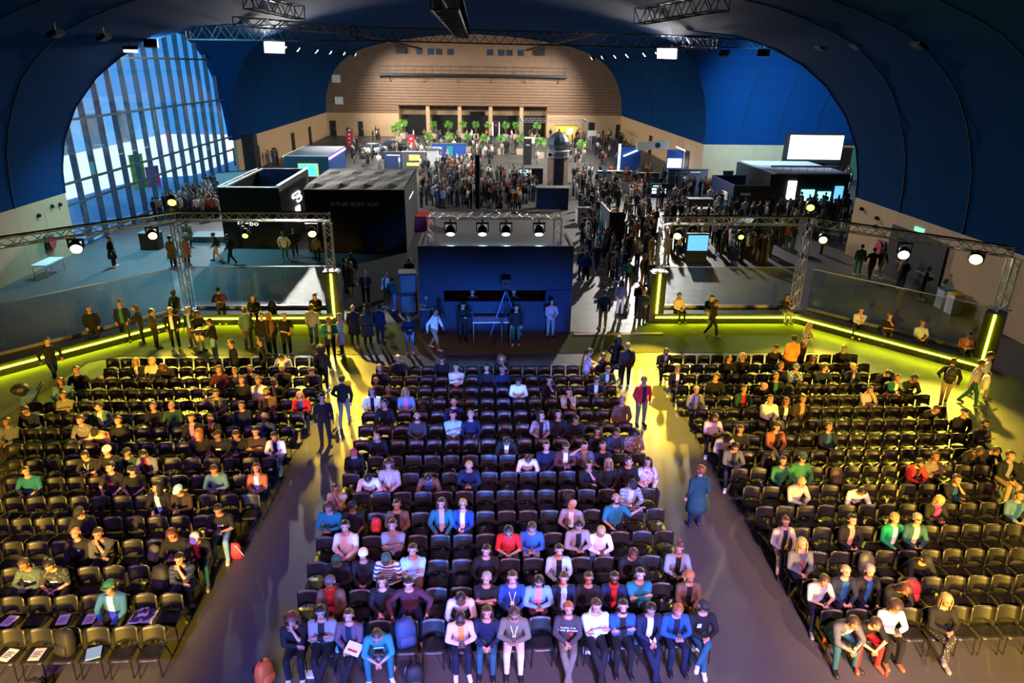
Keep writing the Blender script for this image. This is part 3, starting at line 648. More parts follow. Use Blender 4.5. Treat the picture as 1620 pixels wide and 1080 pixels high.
SEATED = """D 1 1 J:slate/white s-brown tealjean fwd
D 1 2 T:black s-brown red fwd
D 1 3 S:white c-brown black phone
D 1 5 S:black l-blond polka xleg
D 2 1 T:greytee s-brown navy phone
D 2 2 J:navy/blue b-none black lap
D 2 3 J:black/blue s-grey black lap
D 2 4 J:black/black l-auburn darkgreen bow
D 3 1 C:slate/slate l-blond navy lap redstrap
D 3 6 J:black/black cap-black black fwd
D 4 1 C:greywool/navy s-brown beige lap
D 4 4 J:black/rose s-black black lap
D 4 6 J:greenbomber/white s-blond black wide
D 4 7 J:tealblazer/cream s-grey black lap sunglasses
D 5 9 J:black/pinkscarf l-blond darkgreen phone
D 5 13 J:bluegrey/blue s-brown black lap
D 6 3 S:greysweat s-blond darkgreen phone
D 6 6 T:white s-black black bow
D 6 11 J:black/blue s-brown darkgreen chin
D 7 3 S:green s-black navy lap
D 7 4 S:green cap-darkgreen black lap
D 7 10 J:redpuffer/black s-black black phone beard
D 7 11 H:greybrown s-brown black cross
D 7 15 J:black/grey s-brown khaki lap
D 7 16 J:black/black s-brown black lap
D 8 1 J:slate/black s-black navy phone
D 8 3 J:black/black cap-grey black bow
D 8 14 J:black/olive s-brown black bow
D 8 15 J:black/black s-brown black bow
D 9 1 S:greysweat s-black grey bow
D 9 2 S:black s-brown black lap
D 9 4 J:rust/black c-brown black lap
D 9 7 J:navy/blue s-brown black lap laptop
D 9 16 S:blackcream s-black black cross beard
D 10 1 T:pinktee l-brown black phone
D 10 16 S:black cap-black black lap
D 11 5 H:white s-brown black lap
D 11 6 J:black/white l-auburn black lap glasses
D 11 7 J:darkbrown/khaki s-brown khaki lap
D 11 15 J:black/black s-brown navy fwd
D 12 1 J:greycardigan/white s-blond black lap
D 12 4 J:darkgreen/red s-black black lap
D 12 12 H:mauvegrey s-brown khaki chin
D 13 3 H:black s-brown black right
D 13 6 J:black/black bea-pink black bow
D 13 7 J:black/green s-black black lap
D 13 15 J:teal/white s-brown red chin
D 13 16 S:blacktext s-black black phone
D 14 1 J:black/white s-black black lap
D 14 8 C:blackfur/black s-black black lap glasses
D 14 9 J:bluepattern/blue cap-blue brown chin
D 14 11 J:navy/navy s-brown black left
D 14 13 J:navy/white s-blond black lap
D 14 15 J:black/black s-black black bow
D 15 5 J:black/black s-brown black left
D 15 6 H:black hood-fur black lap
D 15 11 J:black/black l-brown black phone glasses
D 16 1 J:black/white s-brown black phone
D 16 9 J:black/black cap-black black xleg
D 16 14 J:black/black s-brown black right
G 2 3 V:bluevest/lightblue cap-green2 olive lap beardwhite
G 3 1 J:navystripe/black s-black navy chin
G 3 6 T:blackprint s-black black phone
G 3 7 H:printblack s-brown black phone
G 4 1 J:black/red cap-white tealjean phone
G 4 2 J:black/black l-auburn black phone
G 4 5 J:greygreenjkt/black s-brown black chin
G 4 6 J:black/black b-none black lap patchblue
G 5 1 T:blacktext s-black denim phone
G 5 7 J:black/black cap-black black phone
G 6 4 J:darkbrown/black cap-lightblue black phone
G 6 5 J:black/lightblue l-black black right
G 7 1 C:rust/lightblue l-auburn tealjean lap
G 7 3 S:bluegrey s-brown olive phone
G 7 7 T:black cap-black darkgreen left
G 7 8 T:blackred s-black black lap
G 7 12 T:teal s-brown navy left
G 8 7 J:grey/red s-black black phone
G 8 8 J:darkgreen/black cap-black black lap
G 8 9 J:black/black bea-white black lap
G 8 10 T:black s-black orangepants phone lanyard
G 9 1 C:whitekimono/black s-brown white phone
G 9 2 S:darkbrown s-black black cross
G 9 3 J:black/black s-brown black phone
G 9 4 T:blacktext cap-black black right
G 9 5 S:black l-ginger grey right
G 10 2 S:navyprint s-grey black lap glasses
G 10 5 J:black/orange s-brown black lap
G 10 6 J:black/pink s-brown black lap
G 10 10 J:black/black s-brown black lap
G 10 11 T:peach cap-black black bow
G 10 12 T:greyprint s-brown jean xleg
G 10 16 H:slate s-black black lap
G 11 4 J:navy/navy s-black black lap glasses
G 11 8 S:darkgreen b-none black lap
G 11 9 J:black/black s-brown black lap
G 11 12 J:greendenim/cream s-brown black right
G 11 16 J:navy/black s-black denim phone glasses
G 12 1 J:red/blue l-blond navy phone
G 12 3 J:brown/black s-black black lap beard
G 12 6 J:camo/black s-brown black ear
G 12 15 S:greygreen s-brown khaki cross
G 13 3 J:black/white s-black black phone sunglasses
G 13 4 T:white s-brown rust lap
G 13 5 J:black/black s-brown black lap
G 13 16 J:bluegrey/black l-auburn black left
G 14 1 S:black s-black black phone
G 14 3 J:black/black s-grey black lap
G 14 5 J:slate/black s-brown black lap
G 14 6 S:charcoal s-brown black lap glasses
G 14 7 S:darkred l-auburn black lap
G 14 16 C:black/black s-brown black wide
G 15 11 J:black/black l-auburn black bow
G 15 12 C:fur hood-fur black lap
G 15 13 J:black/white l-blond grey lap
G 16 3 H:white s-black black bow
M 1 1 J:black/black c-auburn black chin
M 1 2 J:grey/black l-black black cross
M 1 3 J:plum/navy s-brown black lap magazine
M 1 4 H:tealhood s-brown teal fwd print
M 1 7 J:blush/orange s-black navy phone glasses
M 1 8 S:navy l-brown tealjean lap
M 1 9 H:olivegrey s-brown cream phone lanyard,glasses
M 1 11 S:charcoal s-ginger olivegrey lap ghostprint
M 1 12 H:paleblue s-brown black cross lanyard
M 1 13 J:blue/black s-black black cross beard
M 1 14 J:navy/white s-black navy xankle
M 1 15 J:blue/navy s-ginger navy phone
M 1 16 J:black/black cap-black2 tealjean xleg patch
M 2 2 C:brown/red cap-grey brown lap
M 2 4 S:black l-brown black lap
M 2 5 S:maroon s-black navy wide2
M 2 7 S:lavender s-black black fwd
M 2 8 T:black s-grey black cross
M 2 9 H:cobalt s-brown black lap lanyard
M 2 10 J:denim/pink l-black maroon phone glasses
M 2 11 J:navy/lightblue s-brown black lap lanyard
M 2 12 J:black/black s-brown black lap glasses
M 2 13 J:navy/red s-black black lap beard,glasses
M 2 14 S:teal s-black black cross
M 2 16 C:brown/black bea-rust black lap
M 3 2 J:black/black cap-green black phone
M 3 3 J:black/black bea-white black lap
M 3 4 S:striped cap-green black phone
M 3 5 S:lightblue s-brown brown cross
M 3 8 S:black s-black black lap
M 3 11 J:paledenim/black s-black black lap
M 3 14 J:black/black s-brown black phone
M 3 16 J:greyblue/black u-auburn black xleg
M 4 2 S:cream s-black khaki lap
M 4 4 S:grey s-brown black cross
M 4 9 T:red s-black darkgreen phone beard
M 4 10 H:bluorange s-brown grey phone
M 4 12 J:taupe/black s-black black phone
M 4 13 S:white s-blond denim phone
M 5 1 S:teal l-auburn black phone
M 5 2 T:black cap-black black lap
M 5 4 J:brown/black s-brown black lap
M 5 6 J:teal/mauve l-brown black lap
M 5 7 J:cobalt/white s-blond black lap glasses
M 5 12 J:greymauve/white b-none black right
M 5 14 T:tealshirt b-none black wide beard
M 6 1 J:beige/grey s-brown khaki chin glasses
M 6 15 J:stripejkt/lavender cap-black grey phone
M 7 2 S:white s-black brown bow
M 7 3 S:mauve c-brown black lap lanyard
M 7 5 J:brown/cobalt s-black black bow
M 7 7 S:navy s-blond black phone
M 7 13 S:black l-brown black chin
M 7 14 S:black l-blond black lap
M 7 15 S:black u-brown red left
M 7 16 S:floral l-brown black lap
M 8 1 H:black bea-red black phone
M 8 10 S:pinkwhite s-brown black bow
M 8 11 S:navy s-brown black lap
M 8 12 J:velvet/white s-brown black phone
M 8 13 J:slate/grey s-black black ear
M 8 14 T:navy s-brown black lap
M 9 2 J:black/black b-none black phone
M 9 9 J:black/white s-black black bow
M 9 14 J:black/black l-brown black right
M 9 15 H:navyteal s-brown black phone
M 9 16 S:floraldark c-black black phone
M 10 4 S:charcoal b-none black lap beard
M 10 6 S:lightblue s-black brown cross
M 10 7 S:navy s-blond grey lap
M 10 11 J:patterned/black l-brown black left
M 10 12 J:black/black l-black black lap
M 10 13 S:black s-brown black phone
M 11 2 S:black s-brown khaki right
M 11 6 S:navy b-none black wide
M 11 16 S:brown s-blond brown lap
M 12 1 J:white/black l-black black lap
M 12 2 S:black s-brown black lap
M 12 3 J:denim/pink l-blond brown lap
M 12 13 J:beige/black s-brown black chin
M 13 1 T:black s-black black lap beard
M 13 10 S:white s-black black phone
M 13 12 S:black s-black black chin
M 13 15 J:black/white s-black black phone
M 14 1 S:black l-auburn black lap
M 14 6 S:cream s-black black cross
M 14 8 S:black s-black black lap
M 14 9 S:navy b-none black left
M 14 16 J:darkgreen/white s-brown black phone
M 15 2 S:black s-grey black wide
M 15 5 J:black/black cap-black black lap
M 15 9 S:black c-ginger black chin
M 15 16 S:black s-brown black wide"""
PEOPLE = {}
for ln in SEATED.split('\n'):
    f = ln.split(); PEOPLE[f[0], int(f[1]), int(f[2])] = f[3:]
allseats = [(blk, row, j) for row in range(1, 17) for blk in 'MGD' for j in range(1, seats_in(blk, row)+1)]
near = [s for s in allseats if s[1] <= 8][:300]; nearset = set(near)
CHAIR_TILT = {}
for blk, row, j in near:
    x, y = seat_pos(blk, row, j)
    occ = (blk, row, j) in PEOPLE
    aisle = 'glass-side aisle' if blk == 'M' else 'aisle'
    c = thing('stacking_chair', '%s black plastic chair, %s row, %s seat from %s, %s' % ('occupied' if occ else 'empty', ORD[row], ORD1[j], aisle, BLOCK[blk]), 'chair',
              (x, y, 0), R(random.uniform(-2.5, 2.5)), 'chairs of the audience')
    put('backrest', me_back, c); put('seat', me_seat, c)
    for ml in me_legs: put('leg', ml, c)
lo_b = chair_back(5, 2); lo_s = chair_seat(2, 2); lo = MB().add(lo_b.v, lo_b.f).add(lo_s.v, lo_s.f)
for a, e in LEGS: lo.tube(a, e, .014, .012, 4, 1)
rest = MB()
for blk, row, j in allseats:
    if (blk, row, j) in nearset: continue
    x, y = seat_pos(blk, row, j); a = R(random.uniform(-2.5, 2.5)); ca, sa = math.cos(a), math.sin(a)
    o = len(rest.v); rest.v += [(x+px*ca-py*sa, y+px*sa+py*ca, pz) for px, py, pz in lo.v]
    rest.f += [tuple(i+o for i in f) for f in lo.f]; rest.m += lo.m
o = rest.build('chair_rows', [m_plastic, m_leg], smooth=True)
tag(o, 'rows of black plastic chairs filling the rear half of the seating', 'chairs', kind='stuff')

# ------------------------------------------------------------------ people: posed bodies grown as one skin, clothes as shells over them
COLS = dict(beige=(.5,.38,.26), black=(.010,.010,.012), blackcream=(.03,.03,.03), blackfur=(.015,.014,.016), blackprint=(.012,.012,.014), blackred=(.014,.012,.02), blacktext=(.012,.012,.014),
 blue=(.014,.075,.22), bluegrey=(.08,.17,.26), bluepattern=(.08,.14,.32), bluevest=(.03,.12,.3), bluorange=(.03,.11,.38), blush=(.62,.42,.4), brown=(.13,.07,.045), camo=(.10,.11,.07), charcoal=(.045,.04,.045),
 cobalt=(.014,.06,.27), cream=(.7,.62,.5), darkbrown=(.045,.028,.02), darkgreen=(.02,.06,.04), darkred=(.09,.02,.025), darkteal=(.015,.06,.075), denim=(.16,.3,.5), floral=(.6,.55,.6), floraldark=(.16,.09,.08),
 fur=(.5,.38,.33), green=(.03,.16,.06), greenbomber=(.01,.3,.12), greendenim=(.06,.13,.12), greenwhite=(.02,.2,.13), grey=(.2,.2,.21), greyblue=(.22,.26,.34), greybrown=(.16,.12,.09), greycardigan=(.2,.2,.22),
 greygreen=(.2,.19,.15), greygreenjkt=(.07,.075,.06), greymauve=(.26,.22,.25), greyprint=(.13,.12,.12), greysweat=(.38,.36,.36), greytee=(.33,.35,.42), greywool=(.3,.26,.25), lavender=(.55,.5,.62), lightblue=(.28,.5,.78),
 maroon=(.06,.018,.03), mauve=(.42,.31,.34), mauvegrey=(.38,.3,.36), navy=(.008,.013,.04), navyprint=(.02,.04,.11), navystripe=(.008,.013,.04), navyteal=(.03,.035,.07), navytext=(.012,.02,.05), olive=(.12,.11,.05),
 olivegrey=(.14,.13,.10), orange=(.75,.26,.06), paleblue=(.45,.55,.75), paledenim=(.38,.5,.68), patterned=(.3,.26,.28), peach=(.85,.4,.2), pinktee=(.7,.5,.58), pinkwhite=(.72,.58,.62), plum=(.10,.06,.09),
 printblack=(.03,.05,.05), puffer=(.05,.035,.03), purple=(.07,.035,.15), red=(.55,.02,.02), redpuffer=(.5,.03,.03), rust=(.33,.11,.045), slate=(.09,.095,.13), striped=(.06,.06,.08), stripejkt=(.16,.17,.2),
 taupe=(.28,.22,.2), teal=(.015,.13,.16), tealblazer=(.02,.07,.10), tealgrey=(.08,.15,.17), tealhood=(.02,.2,.26), tealshirt=(.015,.13,.16), velvet=(.09,.03,.035), white=(.78,.77,.77), whitekimono=(.8,.76,.72),
 khaki=(.3,.22,.13), pink=(.8,.2,.4), pinkscarf=(.9,.04,.35), rose=(.5,.2,.2), jean=(.14,.24,.42), orangepants=(.55,.24,.06), polka=(.02,.02,.022), tealjean=(.02,.09,.14), yellowpants=(.6,.45,.05), none=(0,0,0))
PHR = dict(blackcream='black-and-cream', blackfur='black fluffy', blackprint='printed black', blackred='black red-print', blacktext='black lettered', bluegrey='blue-grey', bluepattern='blue patterned', bluevest='blue padded',
 bluorange='blue orange-sleeved', blush='pale pink', camo='camouflage', darkbrown='dark brown', darkgreen='dark green', darkred='dark red', darkteal='dark teal', floral='white floral', floraldark='dark floral', fur='pale fluffy',
 greenbomber='bright green bomber', greendenim='green denim', greenwhite='green-and-white', greyblue='grey-blue', greybrown='grey-brown', greycardigan='grey knitted', greygreen='grey-green', greygreenjkt='grey-green',
 greymauve='greyish mauve', greyprint='grey printed', greysweat='pale grey', greytee='light grey', greywool='grey wool', lightblue='light blue', mauvegrey='mauve-grey', navyprint='printed navy', navystripe='navy white-striped',
 navyteal='teal-hooded navy', navytext='navy lettered', olivegrey='olive-grey', paleblue='pale blue', paledenim='pale denim', pinktee='pink', pinkwhite='pinkish white', printblack='black printed', puffer='brown puffer',
 redpuffer='red puffer', striped='black-and-white striped', stripejkt='grey striped', tealblazer='dark teal', tealgrey='teal-grey', tealhood='teal', tealshirt='teal', velvet='dark red velvet', whitekimono='white flowing')
GARM = dict(J='jacket', T='T-shirt', S='sweater', H='hoodie', C='coat', V='vest')
def cloth(c):
    if c in ('striped', 'stripejkt', 'navystripe', 'polka', 'floral', 'floraldark', 'patterned', 'camo', 'bluepattern', 'blackprint', 'printblack', 'greyprint'):
        nm = 'cloth_'+c
        if nm in MATS: return MATS[nm]
        M = mat(nm, COLS[c], .85, var=0); n_, l_, b_ = nodes(M); t = n_.new('ShaderNodeTexCoord')
        lo_, hi = COLS[c], dict(striped=(.6,.6,.65), stripejkt=(.35,.35,.4), navystripe=(.03,.05,.12), polka=(.5,.5,.5), floral=(.35,.12,.3), floraldark=(.4,.25,.2), patterned=(.1,.08,.09), camo=(.2,.19,.13), bluepattern=(.5,.5,.6), blackprint=(.06,.08,.08), printblack=(.05,.09,.08), greyprint=(.2,.19,.19))[c]
        if 'strip' in c:
            x = n_.new('ShaderNodeTexWave'); x.bands_direction = 'Z'; x.inputs['Scale'].default_value = 4.2; fac = x.outputs['Fac']
        elif c == 'polka':
            x = n_.new('ShaderNodeTexVoronoi'); x.inputs['Scale'].default_value = 26; fac = None
        else:
            x = n_.new('ShaderNodeTexNoise'); x.inputs['Scale'].default_value = 16; fac = x.outputs['Fac']
        l_.new(t.outputs['Object'], x.inputs['Vector'])
        rp = n_.new('ShaderNodeValToRGB'); rp.color_ramp.interpolation = 'CONSTANT'
        rp.color_ramp.elements[0].color = (*lo_, 1); rp.color_ramp.elements[1].color = (*hi, 1); rp.color_ramp.elements[1].position = .56
        if fac is None:
            rp.color_ramp.elements[0].color = (*hi, 1); rp.color_ramp.elements[1].color = (*lo_, 1); rp.color_ramp.elements[1].position = .22; fac = x.outputs['Distance']
        l_.new(fac, rp.inputs[0]); l_.new(rp.outputs[0], b_.inputs['Base Color']); return M
    return mat('cloth_'+c, COLS[c], .82, var=.22, scale=14, spec=.25)
SKINS = [mat('skin_%d' % i, c, .55, var=.08, scale=20) for i, c in enumerate(((.46,.235,.16), (.40,.20,.135), (.50,.27,.19), (.22,.105,.06), (.09,.043,.027)))]
HAIRC = dict(black=(.012,.010,.009), brown=(.045,.024,.014), blond=(.42,.27,.11), ginger=(.28,.085,.03), auburn=(.10,.03,.018), grey=(.28,.27,.26))
def hairm(c): return mat('hair_'+c, HAIRC[c], .55, var=.35, scale=45)
m_eye = mat('eye_dark', (.02, .015, .012), .4, var=0); m_lip = mat('lip', (.42, .17, .15), .5, var=0)
m_shoe = [mat('shoe_black', (.012, .012, .013), .5), mat('shoe_white', (.75, .75, .76), .5), mat('shoe_brown', (.2, .09, .045), .5), mat('shoe_grey', (.2, .2, .22), .5)]

def capsule(b, p0, r0, p1, r1, n=10):
    p0, p1 = Vector(p0), Vector(p1); d = (p1-p0)
    if d.length < 1e-5: d = Vector((0, 0, 1e-4))
    dn = d.normalized(); u = dn.orthogonal().normalized(); w = dn.cross(u); rings = []
    for p, r, s in ((p0, r0, -1), (p1, r1, 1)):
        for a in ((-75, -45, 0) if s < 0 else (0, 45, 75)):
            rr = r*math.cos(R(a)); c = p+dn*r*math.sin(R(a))
            rings.append([c+(u*math.cos(6.28319*i/n)+w*math.sin(6.28319*i/n))*rr for i in range(n)])
    b.loft(rings)
def ik(s, t, a, b_, pole):
    s, t, pole = Vector(s), Vector(t), Vector(pole); d = t-s; L = min(max(d.length, abs(a-b_)+.01), a+b_-.005); dn = d.normalized()
    x = (a*a-b_*b_+L*L)/(2*L); h = math.sqrt(max(a*a-x*x, 0)); pp = pole-dn*pole.dot(dn)
    pp = pp.normalized() if pp.length > 1e-4 else dn.orthogonal().normalized()
    return s+dn*x+pp*h, s+dn*L
RINGS = [(-.10,.12,.10), (-.02,.165,.12), (.10,.152,.112), (.24,.158,.118), (.37,.178,.118), (.45,.165,.098), (.50,.10,.072), (.545,.058,.058)]
TMP = []
def make_pose(hip_z, lean=0, twist=0, hp=0, hy=0, wl=None, wr=None, pl=(-1,.3,-.6), pr=(1,.3,-.6), legs=None, roll=0):
    HT = Matrix.Translation((0, 0, hip_z)) @ Matrix.Rotation(R(twist), 4, 'Z') @ Matrix.Rotation(R(roll), 4, 'Y') @ Matrix.Rotation(R(lean), 4, 'X')
    T = lambda x, y, z: HT @ Vector((x, y, z))
    b = MB(); bones = []
    b.loft([[T(rx*math.cos(6.28319*i/14), ry*math.sin(6.28319*i/14), z) for i in range(14)] for z, rx, ry in RINGS])
    bones.append(('torso', T(0,0,-.06), T(0,0,.46), .13, .13))
    neck = T(0, 0, .50)
    HM = HT @ Matrix.Translation((0, -.015, .555)) @ Matrix.Rotation(R(-lean*.55), 4, 'X') @ Matrix.Rotation(R(hy), 4, 'Z') @ Matrix.Rotation(R(hp), 4, 'X') @ Matrix.Translation((0, -.012, .135)) @ Matrix.Diagonal((1.14, 1.14, 1.04, 1))
    H = lambda x, y, z: HM @ Vector((x, y, z))
    capsule(b, neck, .056, H(0, .02, -.07), .05); bones.append(('neck', neck, H(0, .02, -.07), .056, .05))
    R3 = HM.to_3x3().to_4x4()
    b.ball(H(0, .012, .028), (.076, .094, .094), 12, 8, M=R3); b.ball(H(0, -.028, -.045), (.055, .062, .068), 12, 8, M=R3)
    bones.append(('head', H(0, .01, .04), H(0, -.02, -.05), .095, .075))
    hands = []
    for s, w, pol in ((-1, wl, pl), (1, wr, pr)):
        sh = T(s*.18, 0, .425); el, wr_ = ik(sh, w, .275, .245, pol)
        capsule(b, sh, .058, el, .042); capsule(b, el, .042, wr_, .029)
        bones.append(('uparm', sh, el, .056, .044)); bones.append(('forearm', el, wr_, .042, .03))
        d = (wr_-el).normalized(); ph = wr_+d*.05
        capsule(b, wr_+d*.015, .026, wr_+d*.075, .03); bones.append(('hand', wr_+d*.02, wr_+d*.09, .026, .03))
        hands.append((wr_, d, s))
    for s, (kn, an, to) in zip((-1, 1), legs):
        h = HT @ Vector((s*.09, 0, -.02)) if hip_z < .7 else Vector((s*.095, 0, hip_z-.02))
        kn, an, to = Vector(kn), Vector(an), Vector(to)
        capsule(b, h, .088, kn, .058); capsule(b, kn, .058, an, .040)
        bones.append(('thigh', h, kn, .086, .06)); bones.append(('shin', kn, an, .056, .04))
        heel = an+(an-to).normalized()*.03; heel.z = min(heel.z, an.z-.035)
        capsule(b, heel, .04, to, .036); capsule(b, an, .04, heel, .04); bones.append(('footL' if s < 0 else 'footR', heel, to, .042, .038))
    me = b.mesh('tmp'); o = put('tmp', me)
    md = o.modifiers.new('r', 'REMESH'); md.mode = 'VOXEL'; md.voxel_size = .019
    sm = o.modifiers.new('s', 'SMOOTH'); sm.factor = .5; sm.iterations = 3
    dc = o.modifiers.new('d', 'DECIMATE'); dc.ratio = .2
    out = bpy.data.meshes.new_from_object(o.evaluated_get(bpy.context.evaluated_depsgraph_get()))
    bpy.data.objects.remove(o); bpy.data.meshes.remove(me)
    nv = len(out.vertices); co = np.empty(nv*3); out.vertices.foreach_get('co', co); co = co.reshape(-1, 3)
    no = np.array([v.normal[:] for v in out.vertices]); faces = [tuple(p.vertices) for p in out.polygons]
    bpy.data.meshes.remove(out)
    fc = np.array([co[list(f)].mean(0) for f in faces]); best = np.full(len(fc), 1e9); lab = np.zeros(len(fc), int)
    for bi, (nm, a, e, r0, r1) in enumerate(bones):
        a, e = np.array(a), np.array(e); ab = e-a; t = np.clip(((fc-a)@ab)/(ab@ab+1e-9), 0, 1)
        dd = np.linalg.norm(fc-(a+t[:, None]*ab), axis=1)-(r0+(r1-r0)*t)
        k_ = dd < best; best[k_] = dd[k_]; lab[k_] = bi
    labs = [bones[i][0] for i in lab]
    HI = np.array(HT.inverted()); loc = np.c_[fc, np.ones(len(fc))]@HI.T
    def shell(name, idx, off, mi=None):
        idx = list(idx); vs = sorted({v for i in idx for v in faces[i]}); mp = {v: k for k, v in enumerate(vs)}
        g = MB(); g.v = [tuple(co[v]+no[v]*off) for v in vs]; g.f = [tuple(mp[v] for v in faces[i]) for i in idx]; g.m = [mi[i] if mi else 0 for i in idx]
        me_ = bpy.data.meshes.new(name); me_.from_pydata(g.v, [], g.f)
        me_.polygons.foreach_set('use_smooth', [True]*len(g.f))
        for q in range(2 if mi else 1): me_.materials.append(None)
        me_.polygons.foreach_set('material_index', g.m); return me_
    torso = [i for i, l in enumerate(labs) if l in ('torso', 'neck') and loc[i][2] < .525]
    arm_u = [i for i, l in enumerate(labs) if l == 'uparm']; arm_f = [i for i, l in enumerate(labs) if l == 'forearm']
    tops = [i for i in torso if loc[i][2] > -.07]
    mi = {i: 0 for i in range(len(faces))}
    for i in tops:
        if loc[i][1] < -.03 and abs(loc[i][0]) < .052+.02*(loc[i][2] > .36): mi[i] = 1
    legf = [i for i, l in enumerate(labs) if l in ('thigh', 'shin')]+[i for i in torso if loc[i][2] <= .0]
    def trim(me_):
        bm = bmesh.new(); bm.from_mesh(me_); bm.transform(HT.inverted())
        for cx in (-.056, .056):
            bmesh.ops.bisect_plane(bm, geom=bm.verts[:]+bm.edges[:]+bm.faces[:], plane_co=(cx, 0, 0), plane_no=(1, 0, 0))
        bmesh.ops.bisect_plane(bm, geom=bm.verts[:]+bm.edges[:]+bm.faces[:], plane_co=(0, 0, .535), plane_no=(0, -.35, 1), clear_outer=True)
        bmesh.ops.bisect_plane(bm, geom=bm.verts[:]+bm.edges[:]+bm.faces[:], plane_co=(0, 0, -.05), plane_no=(0, 0, 1))
        for f in bm.faces:
            c = f.calc_center_median(); f.material_index = 1 if (c.y < -.03 and abs(c.x) < .056 and -.06 < c.z) else 0
        bm.transform(HT); bm.to_mesh(me_); bm.free(); me_.update(); return me_
    nk = [i for i, l in enumerate(labs) if l in ('torso', 'neck') and -.07 < loc[i][2] < .60]
    D = dict(top_long=trim(shell('top', nk+arm_u+arm_f, .017, mi)), top_tee=trim(shell('top', nk+arm_u, .015, mi)), pants=shell('trousers', legf, .010),
             shoeL=shell('shoe', [i for i, l in enumerate(labs) if l == 'footL'], .012), shoeR=shell('shoe', [i for i, l in enumerate(labs) if l == 'footR'], .012))
    # skin body with face and fingers
    g = MB(); g.v = [tuple(v) for v in co]; g.f = faces; g.m = [0]*len(faces)
    g.add([H(-.016, -.088, -.012), H(.016, -.088, -.012), H(0, -.122, -.012), H(0, -.094, .034), H(0, -.092, -.026)], [(0, 2, 3), (2, 1, 3), (0, 4, 2), (2, 4, 1)])
    for s in (-1, 1):
        g.ball(H(s*.077, .012, .005), (.012, .024, .034), 6, 4, M=R3)
        g.add([H(s*.022, -.0875, .017), H(s*.040, -.0815, .017), H(s*.041, -.0815, .029), H(s*.021, -.0885, .029)], [(0, 1, 2, 3), (3, 2, 1, 0)], 1)
        g.add([H(s*.016, -.0885, .042), H(s*.048, -.0775, .040), H(s*.048, -.077, .045), H(s*.016, -.089, .048)], [(0, 1, 2, 3), (3, 2, 1, 0)], 1)
    g.add([H(-.016, -.0895, -.057), H(.016, -.0895, -.057), H(.027, -.0885, -.046), H(-.027, -.0885, -.046)], [(0, 1, 2, 3), (3, 2, 1, 0)], 2)
    for w_, d, s in hands:
        side = d.cross(Vector((0, 0, 1)));
        side = side.normalized() if side.length > .1 else Vector((1, 0, 0))
        dn = side.cross(d).normalized(); dn = -dn if dn.z > 0 else dn
        for q in range(4):
            base = w_+d*.085+side*(q-1.5)*.017; L = (.052, .062, .058, .046)[q]
            k1 = base+d*L*.55+dn*.012; k2 = k1+d*L*.3+dn*.03
            g.tube(base, k1, .0095, .0085, 5, cap=False); g.tube(k1, k2, .0085, .007, 5)
        tb0 = w_+d*.03-side*s*.024; tb1 = tb0+d*.035-side*s*.022+dn*.01
        g.tube(tb0, tb1, .012, .010, 5, cap=False); g.tube(tb1, tb1+d*.028+dn*.012, .010, .008, 5)
    me_ = bpy.data.meshes.new('person'); me_.from_pydata(g.v, [], g.f); me_.materials.append(None); me_.materials.append(m_eye); me_.materials.append(m_lip)
    me_.polygons.foreach_set('material_index', g.m); me_.polygons.foreach_set('use_smooth', [True]*len(g.f)); me_.update()
    D['body'] = me_; D['head'] = HM; D['hands'] = hands; D['torso'] = HT
    return D
def sit_legs(kind):
    if kind == 'n': return [((-.12,-.43,.535), (-.12,-.42,.085), (-.13,-.58,.04)), ((.12,-.43,.535), (.12,-.44,.085), (.14,-.60,.04))]
    if kind == 'w': return [((-.2,-.42,.535), (-.19,-.46,.085), (-.24,-.62,.04)), ((.2,-.42,.535), (.2,-.44,.085), (.25,-.60,.04))]
    if kind == 'e': return [((-.09,-.44,.52), (.03,-.70,.085), (.04,-.86,.06)), ((.09,-.44,.53), (-.05,-.72,.10), (-.06,-.88,.08))]
    if kind == 'x': return [((-.06,-.45,.535), (-.03,-.50,.085), (-.05,-.66,.04)), ((.02,-.43,.66), (-.20,-.60,.36), (-.27,-.74,.34))]
def stand_legs(kind):
    if kind == 's': return [((-.105,-.02,.50), (-.11,.0,.085), (-.13,-.16,.04)), ((.105,-.02,.50), (.11,.0,.085), (.13,-.16,.04))]
    if kind == 'w': return [((-.09,-.16,.52), (-.09,-.22,.10), (-.1,-.38,.06)), ((.09,.02,.50), (.09,.26,.13), (.1,.13,.05))]
HZ = .545; HS = .93
